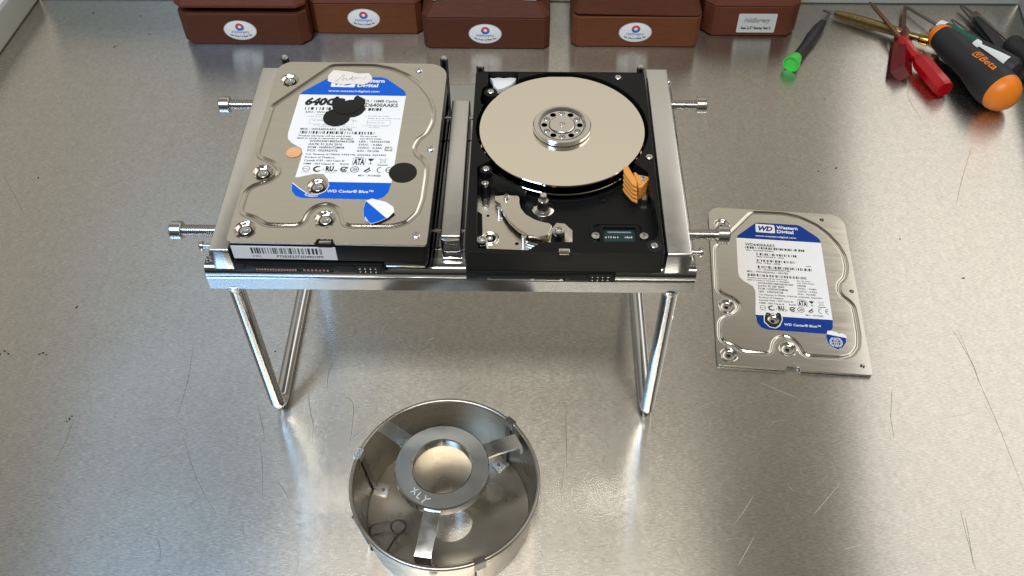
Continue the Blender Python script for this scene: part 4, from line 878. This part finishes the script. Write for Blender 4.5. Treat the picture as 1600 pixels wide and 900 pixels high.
# big black and orange stubby
p0, a, L = fr((395.2, 394.5, 17.0), (424.4, 314, 18.3))
t = thing("stubby_screwdriver", (410, 352, 0), "fat black screwdriver handle with an orange dome end and orange lettering", "screwdriver", TG)
HP = [(0, 9.6), (6, 11.2), (14, 12.4), (24, 12.8), (34, 12.4), (46, 13.0), (58, 15.0), (68, 16.8), (76, 17.4), (82, 17.0), (86, 16.4)]
along("grip", HP, rubber, t, 40)
along("front_ring", [(-3.5, 6), (-3.2, 9.0), (0, 10.4), (2.6, 11.2), (3.2, 10.8)], orange_p, t, 36)
along("dome", [(85.0, 16.6), (86.5, 16.5), (90, 15.6), (94, 13.4), (97, 10.0), (99, 6), (99.8, 2.4), (100, 0)], orange_p, t, 40)
along("bit_socket", [(-9, 3.0), (-8.6, 4.4), (-3.4, 5.0)], steel_d, t, 16)
def grip_r(tt): return float(np.interp(tt, [q[0] for q in HP], [q[1] for q in HP]))
upv = Vector((0, 0, 1)); upv = (upv-a*upv.dot(a)).normalized(); sd = a.cross(upv)
if sd.x < 0: sd = -sd
def on_grip(b_, tm, am):
    """wrap flat marks (x along the handle in mm, y as arc length) on to the grip"""
    out = []
    for x, y, z_ in b_.v:
        tt = tm+x; r = grip_r(tt)+.12+z_; th = am+y/grip_r(tt); q = p0+a*tt+(upv*math.cos(th)+sd*math.sin(th))*r; out.append(tuple(q))
    b_.v = out; return b_
b = MB(); b.text("Beta", 0, 0, 6.6, 19, bold=.01); b.line([(-9, .2), (-2.4, .2), (-2.4, 7.2), (-9, 7.2), (-9, .2)], .9, 0); b.line([(-8, 6.4), (-5.6, 1.6), (-3.4, 6.4)], .9, 0); b.line([(-5.6, 4.2), (-5.6, 6.8)], .8, 0)
bb = bmesh.new(); vs = [bb.verts.new(q) for q in b.v]
for f in b.f:
    try: bb.faces.new([vs[i] for i in f])
    except ValueError: pass
bmesh.ops.triangulate(bb, faces=bb.faces[:]); bmesh.ops.subdivide_edges(bb, edges=[e for e in bb.edges if e.calc_length() > 2], cuts=2, use_grid_fill=False)
b = MB(); b.bm(bb); on_grip(b, 55.5, -.40); obj("lettering", b, orange_p, t, smooth=0)
# slim green and white handled driver behind it
p0s, as_, Ls = p0, a, L
p0, a, L = fr((383.2, 456.5, 5.5), (447.5, 345, 15.5))
t = thing("screwdriver", (425, 385, 0), "green and black screwdriver with white collar, mostly hidden behind the fat orange ended one", "screwdriver", TG)
along("shaft", [(0, .4), (2, 1.4), (44, 1.5)], steel_d, t, 12)
along("collar", [(42, 3), (43, 6.0), (49, 6.8), (50, 6.8)], whitep, t, 24)
along("handle", [(49.5, 6.6), (56, 7.4), (70, 7.6), (84, 8.4)], dgreen, t, 24)
along("grip", [(84, 8.4), (96, 9.4), (112, 10.6), (124, 10.6), (L, 8.0), (L+2, 4)], rubber, t, 28)
HP = [(84, 8.4), (96, 9.4), (112, 10.6), (124, 10.6)]; upv = Vector((0, 0, 1)); upv = (upv-a*upv.dot(a)).normalized(); sd = a.cross(upv)
if sd.x < 0: sd = -sd
b = MB()
for i in range(14):
    x0, x1 = i*2.6, (i+1)*2.6; w0, w1 = [1.4+2.6*abs((q-8)/27)+(2.4 if q < 6 else 0) for q in (x0, x1)]
    for j in range(4):
        b.add([(x0, -w0+2*w0*j/4, .1), (x1, -w1+2*w1*j/4, .1), (x1, -w1+2*w1*(j+1)/4, .1), (x0, -w0+2*w0*(j+1)/4, .1)], [(0, 1, 2, 3)])
on_grip(b, 84.5, -.55); obj("white_flash", b, whitep, t)
# tweezers
def tweezers(c_line, ws, z0, label):
    P = smooth_path(c_line, 4); W = np.interp(np.linspace(0, len(ws)-1, len(P)), range(len(ws)), ws); base = (P[len(P)//2][0], P[len(P)//2][1], 0)
    t = thing("tweezers", base, label, "tweezers", TG)
    for lvl in (0, 1):
        b = MB(); L_ = len(P); le = []; ri = []; vs = []
        for i in range(L_):
            d = (Vector(P[min(i+1, L_-1)])-Vector(P[max(i-1, 0)])).normalized(); n = Vector((-d.y, d.x))*W[i]/2; f = i/(L_-1)
            z_ = z0+(1 if lvl else -1)*(.5+2.6*math.sin(min(1, f*1.25)*PI)*.8); 
            for sgn in (1, -1):
                for dz in (-.55, .55): vs.append((P[i][0]+n.x*sgn, P[i][1]+n.y*sgn, z_+dz))
        fs = []
        for i in range(L_-1):
            A = 4*i; B = A+4; fs += [(A, B, B+1, A+1), (A+2, A+3, B+3, B+2), (A+1, B+1, B+3, A+3), (A, A+2, B+2, B)]
        fs += [(0, 1, 3, 2), (len(vs)-4, len(vs)-2, len(vs)-1, len(vs)-3)]
        k = 6; b.add(vs[4*k:], [tuple(q-4*k for q in f) for f in fs if min(f) >= 4*k] + [(0, 1, 3, 2)]); arm = obj("arm", b, rubber, t, smooth=30)
        b = MB(); b.add(vs[:4*k+4], [f for f in fs if max(f) <= 4*k+3]); obj("tip", b, steel_d, arm, off=base, smooth=30)
tweezers([(421.5, 435), (427.2, 421), (433.5, 405), (446, 378), (461, 349)], [.6, 2.2, 6.5, 9.0, 7.0], 5, "black pointed tweezers lying nearest the green and white screwdriver")
tweezers([(435.6, 457.4), (440.2, 445), (446.6, 423), (455, 389), (464, 349)], [.6, 2.6, 8.0, 11.5, 9.0], 5.4, "black pointed tweezers lying between the other tweezers and the thin shafted screwdriver")
# black and green driver leaving the picture
p0, a, L = fr((445.4, 446, 6.2), (478, 346, 11))
t = thing("screwdriver", (466, 395, 0), "black screwdriver with a green striped handle and long thin shaft, rightmost tool", "screwdriver", TG)
along("tip", [(0, .4), (2, 1.8), (8, 2.0), (9, 1.5)], copper, t, 12)
along("shaft", [(8.5, 1.5), (54, 1.5)], steel_d, t, 12)
along("handle", [(52, 4), (53, 7.6), (56, 8.8), (60, 8.6), (64, 7.2), (72, 7.4), (90, 8.6), (L, 8.0)], rubber, t, 28)
HP = [(52, 7.6), (64, 7.2), (72, 7.4), (90, 8.6), (L, 8)]; upv = Vector((0, 0, 1)); upv = (upv-a*upv.dot(a)).normalized(); sd = a.cross(upv)
if sd.x < 0: sd = -sd
b = MB()
for i in range(10):
    for j in range(4): b.add([(i*3, -2.6+1.3*j, .1), (i*3+3, -2.6+1.3*j, .1), (i*3+3, -1.3+1.3*j, .1), (i*3, -1.3+1.3*j, .1)], [(0, 1, 2, 3)])
on_grip(b, 66, .35); obj("green_stripe", b, dgreen, t)
